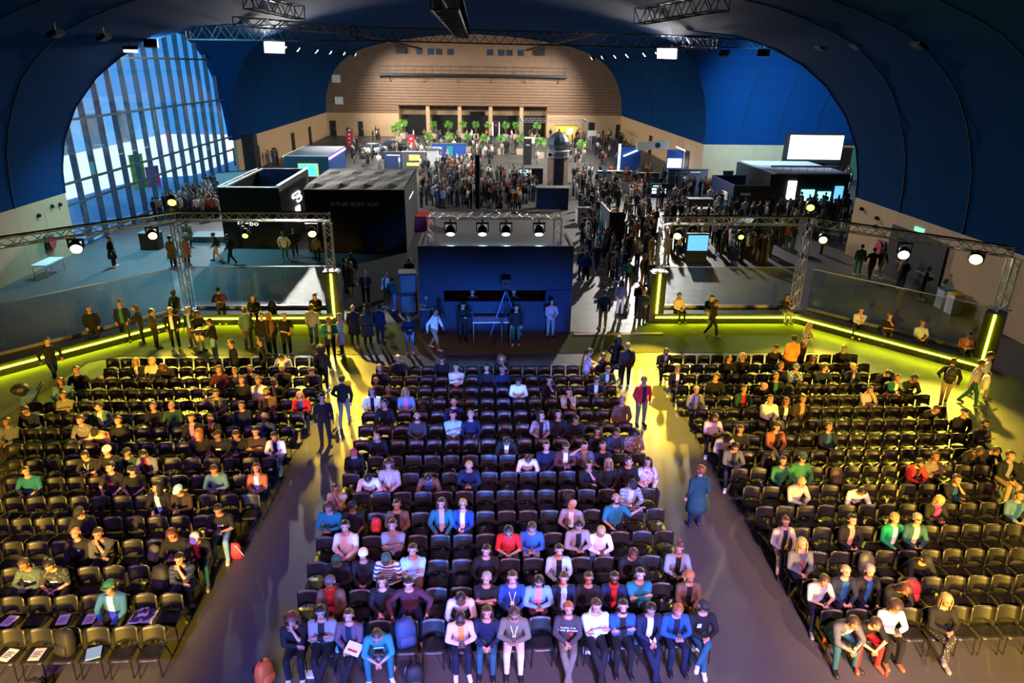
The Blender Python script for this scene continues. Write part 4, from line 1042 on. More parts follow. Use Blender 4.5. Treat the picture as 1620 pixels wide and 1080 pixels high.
POSES = {
 'lap': lambda: make_pose(HZ, 6, 0, -12, 0, (-.06,-.30,.63), (.07,-.31,.64), legs=sit_legs('n')),
 'lap2': lambda: make_pose(HZ, 3, 4, -6, -14, (-.12,-.30,.62), (.12,-.32,.62), legs=sit_legs('w')),
 'lap3': lambda: make_pose(HZ, 5, -3, -14, 8, (-.05,-.29,.66), (.03,-.32,.65), legs=sit_legs('e')),
 'phone': lambda: make_pose(HZ, 9, 0, 12, 0, (-.05,-.34,.76), (.05,-.34,.76), legs=sit_legs('n')),
 'phone2': lambda: make_pose(HZ, 14, 0, 18, 6, (-.03,-.38,.70), (.07,-.38,.71), legs=sit_legs('w')),
 'cross': lambda: make_pose(HZ, 4, 0, -12, -4, (.07,-.23,.86), (-.07,-.21,.81), (-1,.1,-.5), (1,.1,-.5), legs=sit_legs('n')),
 'cross2': lambda: make_pose(HZ, 2, 0, -2, 6, (.07,-.23,.85), (-.07,-.21,.80), (-1,.1,-.5), (1,.1,-.5), legs=sit_legs('e')),
 'chin': lambda: make_pose(HZ, 12, 0, -8, 5, (.06,-.30,.74), (.02,-.27,1.06), (-1,.1,-.6), (.6,-.3,-1), legs=sit_legs('n')),
 'fwd': lambda: make_pose(HZ, 38, 0, 6, 0, (-.05,-.55,.58), (.05,-.55,.58), (-1,-.2,-.3), (1,-.2,-.3), legs=sit_legs('w')),
 'bow': lambda: make_pose(HZ, 32, 0, 30, 0, (-.06,-.44,.58), (.06,-.44,.59), (-1,0,-.3), (1,0,-.3), legs=sit_legs('n')),
 'wide': lambda: make_pose(HZ, 2, 8, -12, -6, (-.08,-.30,.64), (.55,.06,.88), (-1,.2,-.6), (.3,0,-1), legs=sit_legs('n')),
 'wide2': lambda: make_pose(HZ, 10, 0, 0, 0, (-.32,-.32,.64), (.32,-.32,.64), (-1,.1,.1), (1,.1,.1), legs=sit_legs('w')),
 'left': lambda: make_pose(HZ, 6, 6, -8, 42, (-.08,-.30,.64), (.09,-.30,.66), legs=sit_legs('n')),
 'right': lambda: make_pose(HZ, 8, -6, -8, -42, (-.09,-.30,.66), (.08,-.30,.64), legs=sit_legs('w')),
 'ear': lambda: make_pose(HZ, 8, 0, -6, 10, (-.16,-.14,1.14), (.05,-.31,.68), (-1,-.3,-.6), legs=sit_legs('n')),
 'xleg': lambda: make_pose(HZ, 6, 0, -4, -6, (-.05,-.33,.70), (.05,-.34,.72), legs=sit_legs('x')),
 'xankle': lambda: make_pose(HZ, 5, 0, 8, 0, (-.04,-.33,.66), (.03,-.34,.66), legs=sit_legs('e')),
 'S_stand': lambda: make_pose(HS, 1, 0, -4, 8, (-.235,-.08,.87), (.235,-.06,.87), (-.25,1,0), (.25,1,0), legs=stand_legs('s')),
 'S_pocket': lambda: make_pose(HS, 1, 0, -6, -10, (-.19,-.14,.92), (.19,-.14,.92), (-.6,1,.0), (.6,1,.0), legs=stand_legs('s')),
 'S_phone': lambda: make_pose(HS, 3, 0, 14, 0, (-.05,-.30,1.16), (.06,-.31,1.17), (-1,.2,-.7), (1,.2,-.7), legs=stand_legs('s')),
 'S_lap': lambda: make_pose(HS, 2, 0, 0, 4, (-.04,-.24,1.02), (.05,-.25,1.02), (-1,.3,-.5), (1,.3,-.5), legs=stand_legs('s')),
 'S_walk': lambda: make_pose(HS-.02, 4, 0, 4, 0, (-.25,.14,.88), (.24,-.2,.92), (-1,.8,0), (1,.8,0), legs=stand_legs('w')),
 'S_carry': lambda: make_pose(HS, 2, 0, 4, 0, (-.10,-.34,1.2), (.20,-.30,1.18), (-1,.2,-.7), (1,.2,-.7), legs=stand_legs('s')),
}
POSE = {k: f() for k, f in POSES.items()}
# hair and headwear, in the head's frame
def dome(rx, ry, rz, keep, n=14, m_=9, noise=0., c=(0, .014, .03), seed=1):
    rg = random.Random(seed); g = MB(); vs = []
    for j in range(m_+1):
        th = -math.pi/2+math.pi*j/m_
        for i in range(n):
            q = 1+noise*(rg.random()-.5)
            vs.append((c[0]+rx*q*math.cos(th)*math.cos(6.28319*i/n), c[1]+ry*q*math.cos(th)*math.sin(6.28319*i/n), c[2]+rz*q*math.sin(th)))
    fs = []
    for j in range(m_):
        for i in range(n):
            f = (j*n+i, j*n+(i+1) % n, (j+1)*n+(i+1) % n, (j+1)*n+i); cc = [sum(vs[k][a] for k in f)/4 for a in range(3)]
            if keep(*cc): fs.append(f)
    us = sorted({k for f in fs for k in f}); mp = {k: q for q, k in enumerate(us)}
    return g.add([vs[k] for k in us], [tuple(mp[k] for k in f) for f in fs])
hair_keep = lambda x, y, z: z > .082+(-.072 if y > -.025 else 0)+(-.09 if y > .045 else 0)
def long_curtain(g, zbot, wid, nz=5, n=14):
    rings = []
    for j in range(nz+1):
        z = .06+(zbot-.06)*j/nz; k_ = 1+.12*math.sin(j/nz*3.0)
        rings.append([(wid*k_*math.cos(a), .018+.098*k_*math.sin(a)*(1 if j < 3 else .8), z) for a in [R(-32+244*i/n) for i in range(n+1)]])
    vs = [p for r in rings for p in r]; N = n+1
    fs = [(j*N+i, j*N+i+1, (j+1)*N+i+1, (j+1)*N+i) for j in range(nz) for i in range(n)]
    inn = [(x*.86, y*.86, z) for x, y, z in vs]; o = len(vs)
    fs += [tuple(o+q for q in f[::-1]) for f in fs]
    fs += [(nz*N+i, nz*N+i+1, o+nz*N+i+1, o+nz*N+i) for i in range(n)]
    for i in (0, n): fs += [(j*N+i, (j+1)*N+i, o+(j+1)*N+i, o+j*N+i) for j in range(nz)]
    return g.add(vs+inn, fs)
def _cap(brim=True):
    g = dome(.088, .106, .098, lambda x, y, z: z > .045, c=(0, .012, .035))
    if brim == 2:
        g = MB(); vs = [(.072*math.cos(a), -.062-.0*abs(a)+(-.085*math.sin(a)), .055-.02*math.sin(a)) for a in [math.pi*i/8 for i in range(9)]]
        g.add(vs+[(x, y, z-.008) for x, y, z in vs], [tuple(range(9)), tuple(range(17, 8, -1))]+[(i, i+1, 10+i, 9+i) for i in range(8)])
    return g
def _bun():
    g = dome(.083, .102, .10, hair_keep); g.ball((0, .06, .145), .045, 8, 6); return g
HAIR = {'s': dome(.088, .108, .112, hair_keep, noise=.09).mesh('hair', [None], True), 'l': long_curtain(dome(.092, .112, .114, hair_keep, noise=.04), -.20, .097).mesh('hair', [None], True),
        'c': long_curtain(dome(.112, .125, .122, lambda x, y, z: z > .06+(-.10 if y > -.03 else 0), noise=.22), -.12, .118).mesh('hair', [None], True), 'u': _bun().mesh('hair', [None], True),
        'cap': _cap(0).mesh('cap', [None], True), 'brim': _cap(2).mesh('brim', [None]), 'bea': dome(.09, .108, .112, lambda x, y, z: z > .03, c=(0, .012, .035)).mesh('beanie', [None], True),
        'hood': dome(.115, .13, .135, lambda x, y, z: y > -.07+.0*z and not (y < -.01 and abs(x) < .06 and z < .1), c=(0, .02, .01)).mesh('hood', [None], True),
        'fringe': dome(.081, .1, .1, lambda x, y, z: z < .06 and z > -.02 and y > .0).mesh('hair', [None], True)}
ME_BEARD = dome(.062, .068, .072, lambda x, y, z: z < -.048 or (z < -.02 and abs(x) > .035), c=(0, -.03, -.045)).mesh('beard', [None], True)
def _glasses():
    g = MB()
    for s in (-1, 1): g.path([(s*.032+.019*math.cos(a), -.099, .022+.016*math.sin(a)) for a in [R(60*i) for i in range(7)]], .003, 4); g.tube((s*.05, -.098, .024), (s*.08, .01, .02), .003, n=4)
    return g.tube((-.013, -.1, .024), (.013, -.1, .024), .003, n=4)
ME_GLASSES = _glasses().mesh('glasses', [m_dark]); ME_SUN = _glasses().box(-.052, -.012, -.102, -.097, .006, .038).box(.012, .052, -.102, -.097, .006, .038).mesh('sunglasses', [m_dark])
def _lany():
    g = MB()
    for s in (-1, 1): g.path([(s*.07, -.02, .50), (s*.055, -.12, .42), (s*.012, -.145, .22)], .009, 4)
    return g.box(-.035, .035, -.152, -.146, .12, .22)
ME_LANY = _lany().mesh('lanyard', [mat('lanyard_pale', (.75, .78, .55), .6)])
ME_HOODR = MB().loft([[((.085+.032*math.cos(b_))*math.cos(a), .03+(.085+.032*math.cos(b_))*math.sin(a)*.9, .50+.032*math.sin(b_)+.02*math.sin(a)) for b_ in [R(60*i) for i in range(6)]] for a in [R(-30+240*i/10) for i in range(11)]]).mesh('hood', [None], True)
ME_HEM = MB().loft([[(rx*math.cos(6.28319*i/14), ry*math.sin(6.28319*i/14), z) for i in range(14)] for z, rx, ry in ((.98,.185,.14), (.85,.215,.17), (.68,.24,.2), (.50,.26,.22))]).mesh('coat_skirt', [None], True)
ME_SCARF = MB().loft([[((.075+.03*math.cos(b_))*math.cos(a), -.01+(.075+.03*math.cos(b_))*math.sin(a), .515+.035*math.sin(b_)) for b_ in [R(60*i) for i in range(6)]] for a in [R(36*i) for i in range(11)]]).box(-.05, .05, -.15, -.12, .2, .5).mesh('scarf', [None], True)
ME_PHONE = MB().box(-.038, .038, -.005, .005, -.075, .075).mesh('smartphone', [m_dark]); ME_PSCR = MB().box(-.034, .034, -.0065, -.005, -.068, .068).mesh('screen', [emat('phone_screen', (.6, .75, 1), .7)])
def setm(o, *ms):
    for i, M in enumerate(ms):
        o.material_slots[i].link = 'OBJECT'; o.material_slots[i].material = M
HATW = dict(cap='cap', bea='beanie')
HATC = dict(black=(.012,.012,.014), black2=(.02,.02,.022), blue=(.1,.16,.4), darkgreen=(.015,.07,.05), green=(.03,.09,.05), green2=(.01,.13,.07), grey=(.12,.11,.10), lightblue=(.35,.65,.85), orange=(.85,.2,.04), red=(.5,.05,.05), white=(.78,.78,.8), pink=(.9,.25,.4), rust=(.4,.15,.05))
LABELS = {}
def person(loc, rz, pose, top, hair, legs, extras, where, group, skin=None, seated=True, scale=1.):
    D = POSE[pose]; ty, col = top.split(':'); outer, inner = (col.split('/')+[None])[:2]
    hk, hc = hair.split('-')
    o = bpy.data.objects.new('person', D['body']); COLL.objects.link(o); o.location = loc; o.rotation_euler = (0, 0, rz); o.scale = (scale*1.08, scale*1.05, scale)
    sk = skin if skin is not None else random.choice((0, 0, 1, 1, 2, 2, 0, 3)); setm(o, SKINS[sk])
    mo = cloth(outer); mi = cloth(inner) if inner else mo
    tp = put({'J': 'jacket', 'T': 't_shirt', 'S': 'sweater', 'H': 'hoodie', 'C': 'coat', 'V': 'vest'}[ty], D['top_tee'] if ty == 'T' else D['top_long'], o)
    setm(tp, mo, mi if ty in 'JCV' else mo)
    setm(put('trousers', D['pants'], o), cloth(legs))
    sm = random.choice((0, 0, 0, 1, 1, 2, 3)) if 'rust shoes' not in where else 2
    if skin == -1: sm = 0
    for q in ('shoeL', 'shoeR'): setm(put('shoe', D[q], o), m_shoe[sm])
    HM = D['head']
    def on_head(nm, me, M): h = put(nm, me, o); h.matrix_local = HM; setm(h, M); return h
    def on_torso(nm, me, M=None):
        h = put(nm, me, o); h.matrix_local = D['torso']
        if M: setm(h, M)
        return h
    hatname = ''
    if hk in 'slcu': on_head('hair', HAIR[hk], hairm(hc))
    elif hk in HATW:
        hh = on_head(HATW[hk], HAIR[hk], mat('hat_'+hc, HATC[hc], .8))
        if hk == 'cap': br = put('brim', HAIR['brim'], hh); setm(br, MATS['hat_'+hc])
        on_head('hair', HAIR['fringe'], hairm(random.choice(('brown', 'black'))))
        hatname = {'black2': 'black-and-white', 'green2': 'green', 'darkgreen': 'dark green', 'lightblue': 'light blue'}.get(hc, hc)+' '+HATW[hk]
    elif hk == 'hood': on_head('hood', HAIR['hood'], cloth(outer if outer == 'fur' else 'fur'))
    if ty == 'H' or hc == 'fur': on_torso('hood', ME_HOODR, cloth('teal') if outer == 'navyteal' else mo)
    if ty == 'C' and not seated:
        h = put('coat_skirt', ME_HEM, o); setm(h, mo)
    for e in extras:
        if e == 'beard': on_head('beard', ME_BEARD, hairm('black' if hc in ('black', 'none') else hc if hc in HAIRC else 'black'))
        if e == 'beardwhite': on_head('beard', ME_BEARD, hairm('grey'))
        if e == 'glasses': on_head('glasses', ME_GLASSES, m_dark)
        if e == 'sunglasses': on_head('sunglasses', ME_SUN, m_dark)
        if e == 'lanyard': on_torso('lanyard', ME_LANY)
        if e == 'redstrap':
            MB().path([(-.1, -.08, .46), (0, -.145, .3), (.12, -.13, .06)], .014, 4).build('strap', cloth('red'), o).matrix_local = D['torso']
        if e in ('patch', 'patchblue', 'print'):
            q = MB().box(-.12, -.04, -.15, -.142, .28, .38) if e == 'patch' else MB().box(.03, .09, -.15, -.142, .3, .36) if e == 'patchblue' else MB().box(-.09, .09, -.155, -.142, .12, .30)
            q.build('chest_patch', mat('patch_'+e, (.5, .55, .7) if e != 'patchblue' else (.05, .4, .6), .7), o).matrix_local = D['torso']
        if e == 'ghostprint':
            for q, (tx_, zz) in enumerate((('lucky me', .36), ('i see ghosts', .29))):
                me = text_mesh(tx_, .075, .002); me.materials.append(mat('print_white', (.8, .8, .8), .7)); h = put('print', me, o)
                h.matrix_local = D['torso'] @ Matrix.Translation((0, -.139, zz)) @ Matrix.Rotation(R(90), 4, 'X')
            MB().ball((.06, -.13, .17), (.035, .012, .055), 8, 5).build('print', cloth('red'), o).matrix_local = D['torso']
    if outer in ('blacktext', 'navytext', 'blackprint', 'printblack', 'blackred') and seated:
        w = .06
        for q in range(3): MB().box(-w+q*.045, -w+q*.045+.032, -.147, -.14, .26, .31).build('print', cloth('red') if outer == 'blackred' else mat('print_white', (.8, .8, .8), .7), o).matrix_local = D['torso']
    if inner in ('pinkscarf', 'red') and ty in 'JC' and 'beard' in extras or inner == 'pinkscarf' or (ty == 'C' and inner == 'red'): on_torso('scarf', ME_SCARF, cloth(inner))
    g = PHR.get(outer, outer); hairw = {'s': hc+'-haired ', 'l': 'long-'+hc+'-haired ', 'c': 'curly-'+hc+'-haired ', 'u': hc+'-bunned ', 'b': 'bald '}.get(hk, '')
    lab = '%sperson in %s %s' % (hairw, g, GARM[ty])
    if hatname: lab += ' and '+hatname
    act = {'phone': ' on phone', 'cross': ', arms crossed', 'chin': ', hand at face', 'fwd': ' leaning forward', 'bow': ' bowed', 'wide': ', arm outstretched', 'left': ' looking aside', 'right': ' looking aside', 'ear': ', hand at ear', 'xleg': ', legs crossed', 'xankle': ', ankles crossed'}
    a_ = act.get(pose.rstrip('23'), '') if seated and where.endswith('block') else ''
    lab = lab+a_+', '+where
    return o, lab
def finish(o, lab, group, extra=''):
    if lab in LABELS and extra: lab += ', '+extra
    if lab in LABELS:
        LABELS[lab] += 1
    else: LABELS[lab] = 1
    tag(o, lab, 'person', group)
VAR = {'lap': ('lap', 'lap2', 'lap3', 'lap'), 'phone': ('phone', 'phone2'), 'cross': ('cross', 'cross2')}
DARKSKIN = {('M', 4, 3): 4, ('G', 4, 7): 4, ('M', 1, 7): 4, ('D', 4, 5): 3, ('M', 2, 13): 3}
seated_people = []
nphone = 0
for (blk, row, j), f in PEOPLE.items():
    top, hair, legs, pose = f[:4]; ex = f[4].split(',') if len(f) > 4 else []
    x, y = seat_pos(blk, row, j); p = pose
    if p in VAR: p = VAR[p][(row*3+j) % len(VAR[p])]
    if row == 1 and p == 'lap2': p = 'lap'
    rz = R(random.uniform(-7, 7)); sc = random.uniform(.96, 1.05)
    yoff = -.17 if p not in ('fwd', 'bow') else -.2
    o, lab = person((x, y+yoff, 0), rz, p, top, hair, legs, ex, '%s row of %s' % (ORD[row], BLOCK[blk]), None, DARKSKIN.get((blk, row, j)), True, sc)
    if hair.startswith('b-') and 'beard' not in ex and False: pass
    finish(o, lab, 'people seated in the audience', ORD1[j]+' seat')
    if pose == 'phone' and row <= 9:
        nphone += 1; D = POSE[p]; (w0, d0, _), (w1, d1, _) = D['hands']
        q = bpy.data.objects.new('smartphone', ME_PHONE); COLL.objects.link(q)
        q.matrix_world = Matrix.Translation((x, y+yoff, 0)) @ Matrix.Rotation(rz, 4, 'Z') @ Matrix.Scale(sc, 4) @ Matrix.Translation((w0+d0*.1+w1+d1*.1)/2+Vector((0, -.005, .02))) @ Matrix.Rotation(R(135), 4, 'X')
        put('screen', ME_PSCR, q)
        ty, col = top.split(':')
        tag(q, 'smartphone held by person in %s %s, %s row, %s seat, %s' % (PHR.get(col.split('/')[0], col.split('/')[0]), GARM[ty], ORD[row], ORD1[j], BLOCK[blk]), 'phone', 'phones in hands')
WORN = []
STANDING = """f -4.41 20.40 J:black/black s-brown grey walk 180 walking up the aisle toward the blue booth
f -4.75 19.02 J:black/black s-black black stand 20 standing in the aisle beside the block by the glass wall
f 5.32 20.11 J:red/black s-brown olive pocket 10 standing at the aisle end of middle block
f 5.54 14.66 C:darkteal/cream s-ginger navy stand 190 walking up the aisle beside the plywood-side block
h 3.82 22.43 S:blush s-brown grey phone 90 stepping between the last two rows of middle block
f 5.16 23.70 C:black/black l-black black walk 150 walking in front of the aisle behind middle block
f 5.39 23.03 J:charcoal/black b-none black stand 180 standing at the head of the aisle behind middle block
f -1.83 26.77 S:white s-brown khaki walk 60 striding past the table at the blue booth
f -2.31 28.76 T:olive s-brown olivegrey phone 20 leaning near blue booth wall with backpack
f -2.82 26.37 J:navy/navy s-brown jean phone 10 standing between booth and back row
f -0.69 27.68 S:black l-black black phone 20 reading a sheet beside the table
f 1.56 27.21 S:black s-brown darkgreen pocket 0 standing at the end of the table
f 3.10 28.08 S:mauve s-black grey lap 20 standing by the pleated curtain of the blue booth
f -15.49 23.79 J:black/black s-brown navy walk 60 striding over the green carpet beside the stroller
f -15.74 27.23 J:black/black s-black black pocket 30 standing before the slanted podium
f -14.77 27.78 J:navy/teal s-brown black pocket 10 standing before the slanted podium
f -13.99 27.56 J:black/grey l-brown black phone -60 standing in front of the slanted podium
f -13.24 27.06 J:darkbrown/black s-black black stand 130 standing on the green carpet
f -12.42 26.98 J:black/white s-blond black pocket 10 standing on the green carpet
f -11.78 27.18 J:navy/lightblue s-black brown stand -10 standing on the green carpet
f -11.32 26.69 J:black/black l-brown beige phone 60 standing on the green carpet
f -10.39 25.76 S:black s-brown denim carry -90 carrying a camera behind the back row
h -8.81 23.37 J:black/black s-black black stand -60 walking behind the back row
f -11.51 29.90 J:purple/black cap-black black phone 10 standing against the lit podium
f -9.42 26.80 J:tealgrey/black s-brown brown stand 170 standing in front of the lit podium
f -8.62 26.32 J:black/black s-brown black stand 20 standing in a group of three behind the back row
f -8.32 26.32 J:brown/black l-blond black stand -20 standing in a group of three behind the back row
f -7.72 26.24 T:black s-blond black lap 40 standing in a group of three behind the back row
h -7.86 23.61 J:black/black s-black black stand -70 walking along the back row
f -6.87 27.25 J:grey/white s-brown darkteal stand 170 standing by the lit corner post
f -5.90 25.89 J:greenwhite/white bea-orange black phone 10 standing at the head of the aisle
f -5.56 26.34 C:blush/black l-blond black stand -90 standing at the head of the aisle
h -5.59 22.91 J:black/black c-black black stand 170 standing behind the back row
f -5.21 27.37 C:black/black b-none black stand 180 standing left of the blue booth
f -4.63 27.15 C:puffer/black l-brown black stand 180 standing left of the blue booth
f -4.17 27.50 J:navy/navy s-black black stand 160 standing left of the blue booth
f -6.47 34.15 C:brown/black l-auburn yellowpants stand -30 standing by the black cube booth
f -5.51 32.62 J:black/olive bea-orange black lap 10 standing by the black cube booth
f -4.43 32.14 J:white/black s-brown grey stand -40 standing by the loudspeaker stack
f -4.09 31.48 J:darkteal/black s-black jean stand 150 standing by the loudspeaker stack
h -3.60 35.15 J:black/black s-black black phone 0 standing behind the loudspeaker stack
h -6.71 36.04 J:black/black l-brown black stand 30 standing near the black cube booth
f -6.86 34.68 J:black/black s-brown black stand 90 standing by the black cube booth
f 5.59 29.15 J:black/black s-brown khaki stand 180 standing at the cable ramp
f 6.73 31.03 S:grey l-brown white stand 160 standing past the cable ramp
f 7.46 29.62 S:navytext s-brown black lap 15 standing beside the lit corner post
f 7.56 30.75 J:black/black cap-orange black lap 0 standing beside the lit corner post
f 9.07 34.61 J:black/black s-black black stand -30 standing behind the lit corner post
f 7.88 34.73 T:teal cap-green khaki stand 160 standing on the way into the expo
f 7.49 36.46 J:slate/black s-brown navy stand 20 standing on the way into the expo
f 8.03 37.20 J:black/white s-black jean stand -40 standing on the way into the expo
f 8.92 35.75 J:brown/black l-brown brown stand 30 standing on the way into the expo
f 5.70 36.95 J:black/black s-black black stand 200 standing beside the blue booth
f 5.88 36.46 J:navy/black l-brown black stand 160 standing beside the blue booth
f 6.80 38.48 J:black/black s-brown black walk 10 walking toward the blue booth
s -13.76 30.61 S:black cap-red olive lap -20 perched on the lit podium at its bend
s -10.04 29.86 J:black/black l-brown black lap 10 seated on the lit podium beside black bag
s -7.37 30.21 J:black/black s-brown black phone 0 seated on the lit podium by the corner post
s 9.24 30.13 S:pinkwhite s-black black lap 15 seated on the plywood-side podium by its corner post
s 10.69 29.93 J:black/black s-black khaki phone 0 seated mid-way along the plywood-side podium
s 14.23 30.01 J:black/black s-black grey chin 10 seated at the bend of the plywood-side podium
f 10.25 28.14 S:black s-brown black walk 80 striding past the plywood-side podium
h 12.97 25.09 J:patterned/grey l-blond brown phone 40 standing behind the back row near the podium bend
h 11.82 23.67 C:orange/orange s-black orangepants stand 180 standing behind the back row near the podium bend
s 16.79 28.02 S:lavender s-brown black chin -30 on slanted podium with rust shoes
s 17.62 27.26 T:black s-brown charcoal chin -20 seated on the slanted plywood-side podium
s 18.48 26.31 T:paleblue s-brown black lap -10 seated on the slanted plywood-side podium
s 19.62 25.05 J:orange/white s-black black phone -20 on slanted podium by the end post
f 16.52 21.41 S:black s-brown khaki walk 150 passing the end post with black backpack
f 17.39 21.34 S:mauvegrey s-brown darkteal walk 60 passing the end post, white coat on arm
f 18.15 21.94 T:paleblue s-black khaki walk 60 walking past the end post behind two others
f -20.88 39.53 C:black/black s-black black stand 90 standing alone on the blue-lit floor
f -18.35 44.01 C:olivegrey/olive s-brown black stand 170 standing by the glass wall stands
f -17.55 39.53 C:olive/black s-black black stand 160 standing behind the truss mast
f -16.87 39.81 C:rust/black s-brown navy stand 170 standing behind the truss mast
f -15.48 40.79 J:charcoal/black s-black beige walk -80 walking past the olive booth wall
f -14.40 40.09 J:charcoal/black s-brown black walk -90 walking past the olive booth wall
f -11.51 40.80 S:white s-brown teal walk 10 walking past the dark booth with the glowing logo
f -11.16 41.84 J:black/black s-black black walk 10 walking past the dark booth with the glowing logo
f -9.52 40.38 J:olivegrey/white s-brown black stand 170 standing under the truss corner
f 21.93 37.82 J:darkteal/darkteal s-black teal stand 160 standing near the black double door
f 22.26 37.05 J:black/black s-black black walk 170 standing near the black double door
f 22.90 37.31 J:navy/white s-brown grey walk 20 walking near the black double door
f 22.90 35.35 S:rust s-brown black phone 60 standing at the black double door
f 22.90 35.00 J:darkgreen/black b-none darkteal stand 200 standing at the black double door
f 22.90 33.24 J:black/black s-black black phone 60 leaning at the white bins by the plywood wall"""
for ln in STANDING.split('\n'):
    k, x, y, top, hair, legs, pose, rot, where = ln.split(None, 8); x, y = float(x), float(y)
    if k == 's':
        base = .05
        o, lab = person((x, y, base), R(float(rot)), {'lap': 'lap', 'phone': 'phone', 'chin': 'chin'}[pose], top, hair, legs, [], where, None, None, True, 1.0)
    else:
        o, lab = person((x, y, .012 if 23.5 < y < 30.3 else 0), R(float(rot)), 'S_'+pose, top, hair, legs, [], where, None, None, False, random.uniform(.98, 1.05))
    finish(o, lab, None)
    Mw = Matrix.Translation((x, y, 0)) @ Matrix.Rotation(R(float(rot)), 4, 'Z')
    if 'backpack' in where: WORN.append((Mw @ Vector((0, .19, 1.02)), R(float(rot)+180), lab))
    if 'carrying a camera' in where:
        vc = thing('video_camera', 'black shoulder video camera carried behind the back row', 'camera', Mw @ Vector((.05, -.42, 1.22)), R(float(rot)))
        MB().box(-.09, .09, -.2, .18, -.1, .12).build('camera_body', m_dark, vc); MB().tube((0, -.2, .02), (0, -.36, .02), .06, .07, 8).build('lens', m_blackm, vc); MB().box(-.03, .03, -.1, .12, .16, .2).build('handle', m_blackm, vc)
    if 'white coat' in where:
        wc = thing('white_coat', 'white coat folded over a walking person\'s arm', 'coat', Mw @ Vector((.1, -.36, .95)), R(float(rot)))
        MB().loft([[(r*math.cos(.6283*i), .6*r*math.sin(.6283*i), z) for i in range(10)] for r, z in ((.1, -.3), (.2, -.2), (.22, .05), (.17, .2), (.06, .25))]).build('folded_cloth', cloth('white'), wc, True); MB().box(.12, .2, -.05, .05, -.5, .0).build('sleeve', cloth('white'), wc)

# ------------------------------------------------------------------ expo hall behind: stands, kiosk, plants, cars, screens
BOOTHS = []
def stand(name, label, cat, loc, rz=0.): return thing(name, label, cat, (loc[0], loc[1], 0), rz)
m_leaf = [mat('leaf_green', (.10, .30, .035), .6, var=.4, scale=3), mat('leaf_lime', (.17, .42, .05), .6, var=.4, scale=3)]
m_pot = mat('planter_wood', (.5, .4, .3), .7); m_stem = mat('stem', (.18, .16, .06), .8)
def plant_meshes(seed):
    rg = random.Random(seed); g = MB()
    for i in range(150):
        a = rg.random()*6.283; e = math.asin(rg.uniform(-.75, 1)); d = Vector((math.cos(a)*math.cos(e), math.sin(a)*math.cos(e), math.sin(e)))
        c = Vector((0, 0, 2.15))+d*rg.uniform(.12, .5); u = d.orthogonal().normalized(); L = rg.uniform(.22, .36); w = rg.uniform(.03, .05)
        tip = c+d*L+Vector((0, 0, -.1*rg.random())); g.add([c-u*w, c+u*w, tip+u*w*.6, tip-u*w*.6], [(0, 1, 2, 3)], i % 2)
    return g.mesh('foliage', m_leaf)
PM = [plant_meshes(i) for i in range(3)]
me_stems = MB()
for i in range(6): me_stems.tube((.12*math.cos(i), .12*math.sin(i), .6), (.2*math.cos(i+.4), .2*math.sin(i+.4), 2.1), .02, n=4)
me_stems = me_stems.mesh('stem_bundle', [m_stem])
me_pot = MB().loft([[(r*x, r*y, z) for x, y in ((-1, -1), (1, -1), (1, 1), (-1, 1))] for r, z in ((.42, 0), (.46, .75), (.4, .75), (.4, .66))]).mesh('planter', [m_pot])
def plant(x, y, lbl, i, s=1.):
    t = stand('potted_bamboo', lbl, 'plant', (x, y)); t.scale = (s, s, s); put('foliage', PM[i % 3], t); put('stem_bundle', me_stems, t); put('planter', me_pot, t); t['group'] = 'round-topped potted plants in the expo'
FARP = [(686, 218), (710, 218), (732, 218), (753, 218), (773, 219), (800, 219), (816, 219), (849, 220)]
far_xy = [(-7.15, 116.46), (-4.72, 116.69), (-2.47, 116.91), (-0.32, 117.11), (1.72, 116.26), (4.5, 116.52), (6.15, 116.67), (9.5, 115.95)]
for i, (x, y) in enumerate(far_xy): plant(x, min(y, 117), 'potted plant before the entrance recess, %s from the glass side' % ORD1[i+1], i)
near_xy = [(-6.66, 97.89), (-3.91, 98.09), (-1.4, 97.52), (0.82, 95.49), (3.03, 95.65), (5.59, 95.82), (8.08, 91.85), (13.03, 89.58)]
for i, (x, y) in enumerate(near_xy): plant(x, y, 'potted plant in the mid-hall row before the kiosk, %s from the glass side' % ORD1[i+1], i+1, .95)
diag_xy = [(-12.23, 106.4), (-12.16, 110.99), (-12.07, 115.99), (-11.88, 119.22)]
for i, (x, y) in enumerate(diag_xy): plant(x, min(y, 117.5), 'potted plant in the slanting row by the recess, %s from the wall' % ORD1[4-i], i, 1.05)
# advertising column
kx, ky = 7.46, 66.09
kk = stand('advertising_column', 'grey domed advertising column lettered NFT PARIS', 'kiosk', (kx, ky))
m_kg = mat('kiosk_grey', (.3, .34, .38), .4, metal=.3); m_kd = mat('kiosk_poster', (.06, .08, .12), .4, var=.6, scale=1.5)
MB().lathe([(1.0, 0), (1.0, .3), (.9, .35)], 12).build('plinth', m_kg, kk)
for i in range(6):
    a = R(60*i-90); M = Matrix.Rotation(a+R(90), 4, 'Z'); MB().box(-.44, .44, -.84, -.78, .45, 3.1, 0, M).build('poster_panel', m_kd if i % 2 == 0 else mat('kiosk_poster2', (.35, .22, .13), .4, var=.7, scale=1.2), kk)
    M2 = Matrix.Rotation(a+R(120), 4, 'Z'); MB().box(-.06, .06, -.95, -.85, .35, 3.15, 0, M2).build('rib', m_kg, kk)
MB().lathe([(.78, .35), (.78, 3.15)], 12).build('core', m_grey, kk)
MB().lathe([(1.0, 3.15), (1.05, 3.25), (1.05, 3.7), (1.12, 3.78), (.95, 3.85)], 16).build('header_ring', m_white, kk)
dm = MB(); pr = [(.88, 3.85), (.92, 4.1), (1.08, 4.35), (1.05, 4.65), (.85, 5.0), (.5, 5.3), (.12, 5.5), (.04, 5.75)]
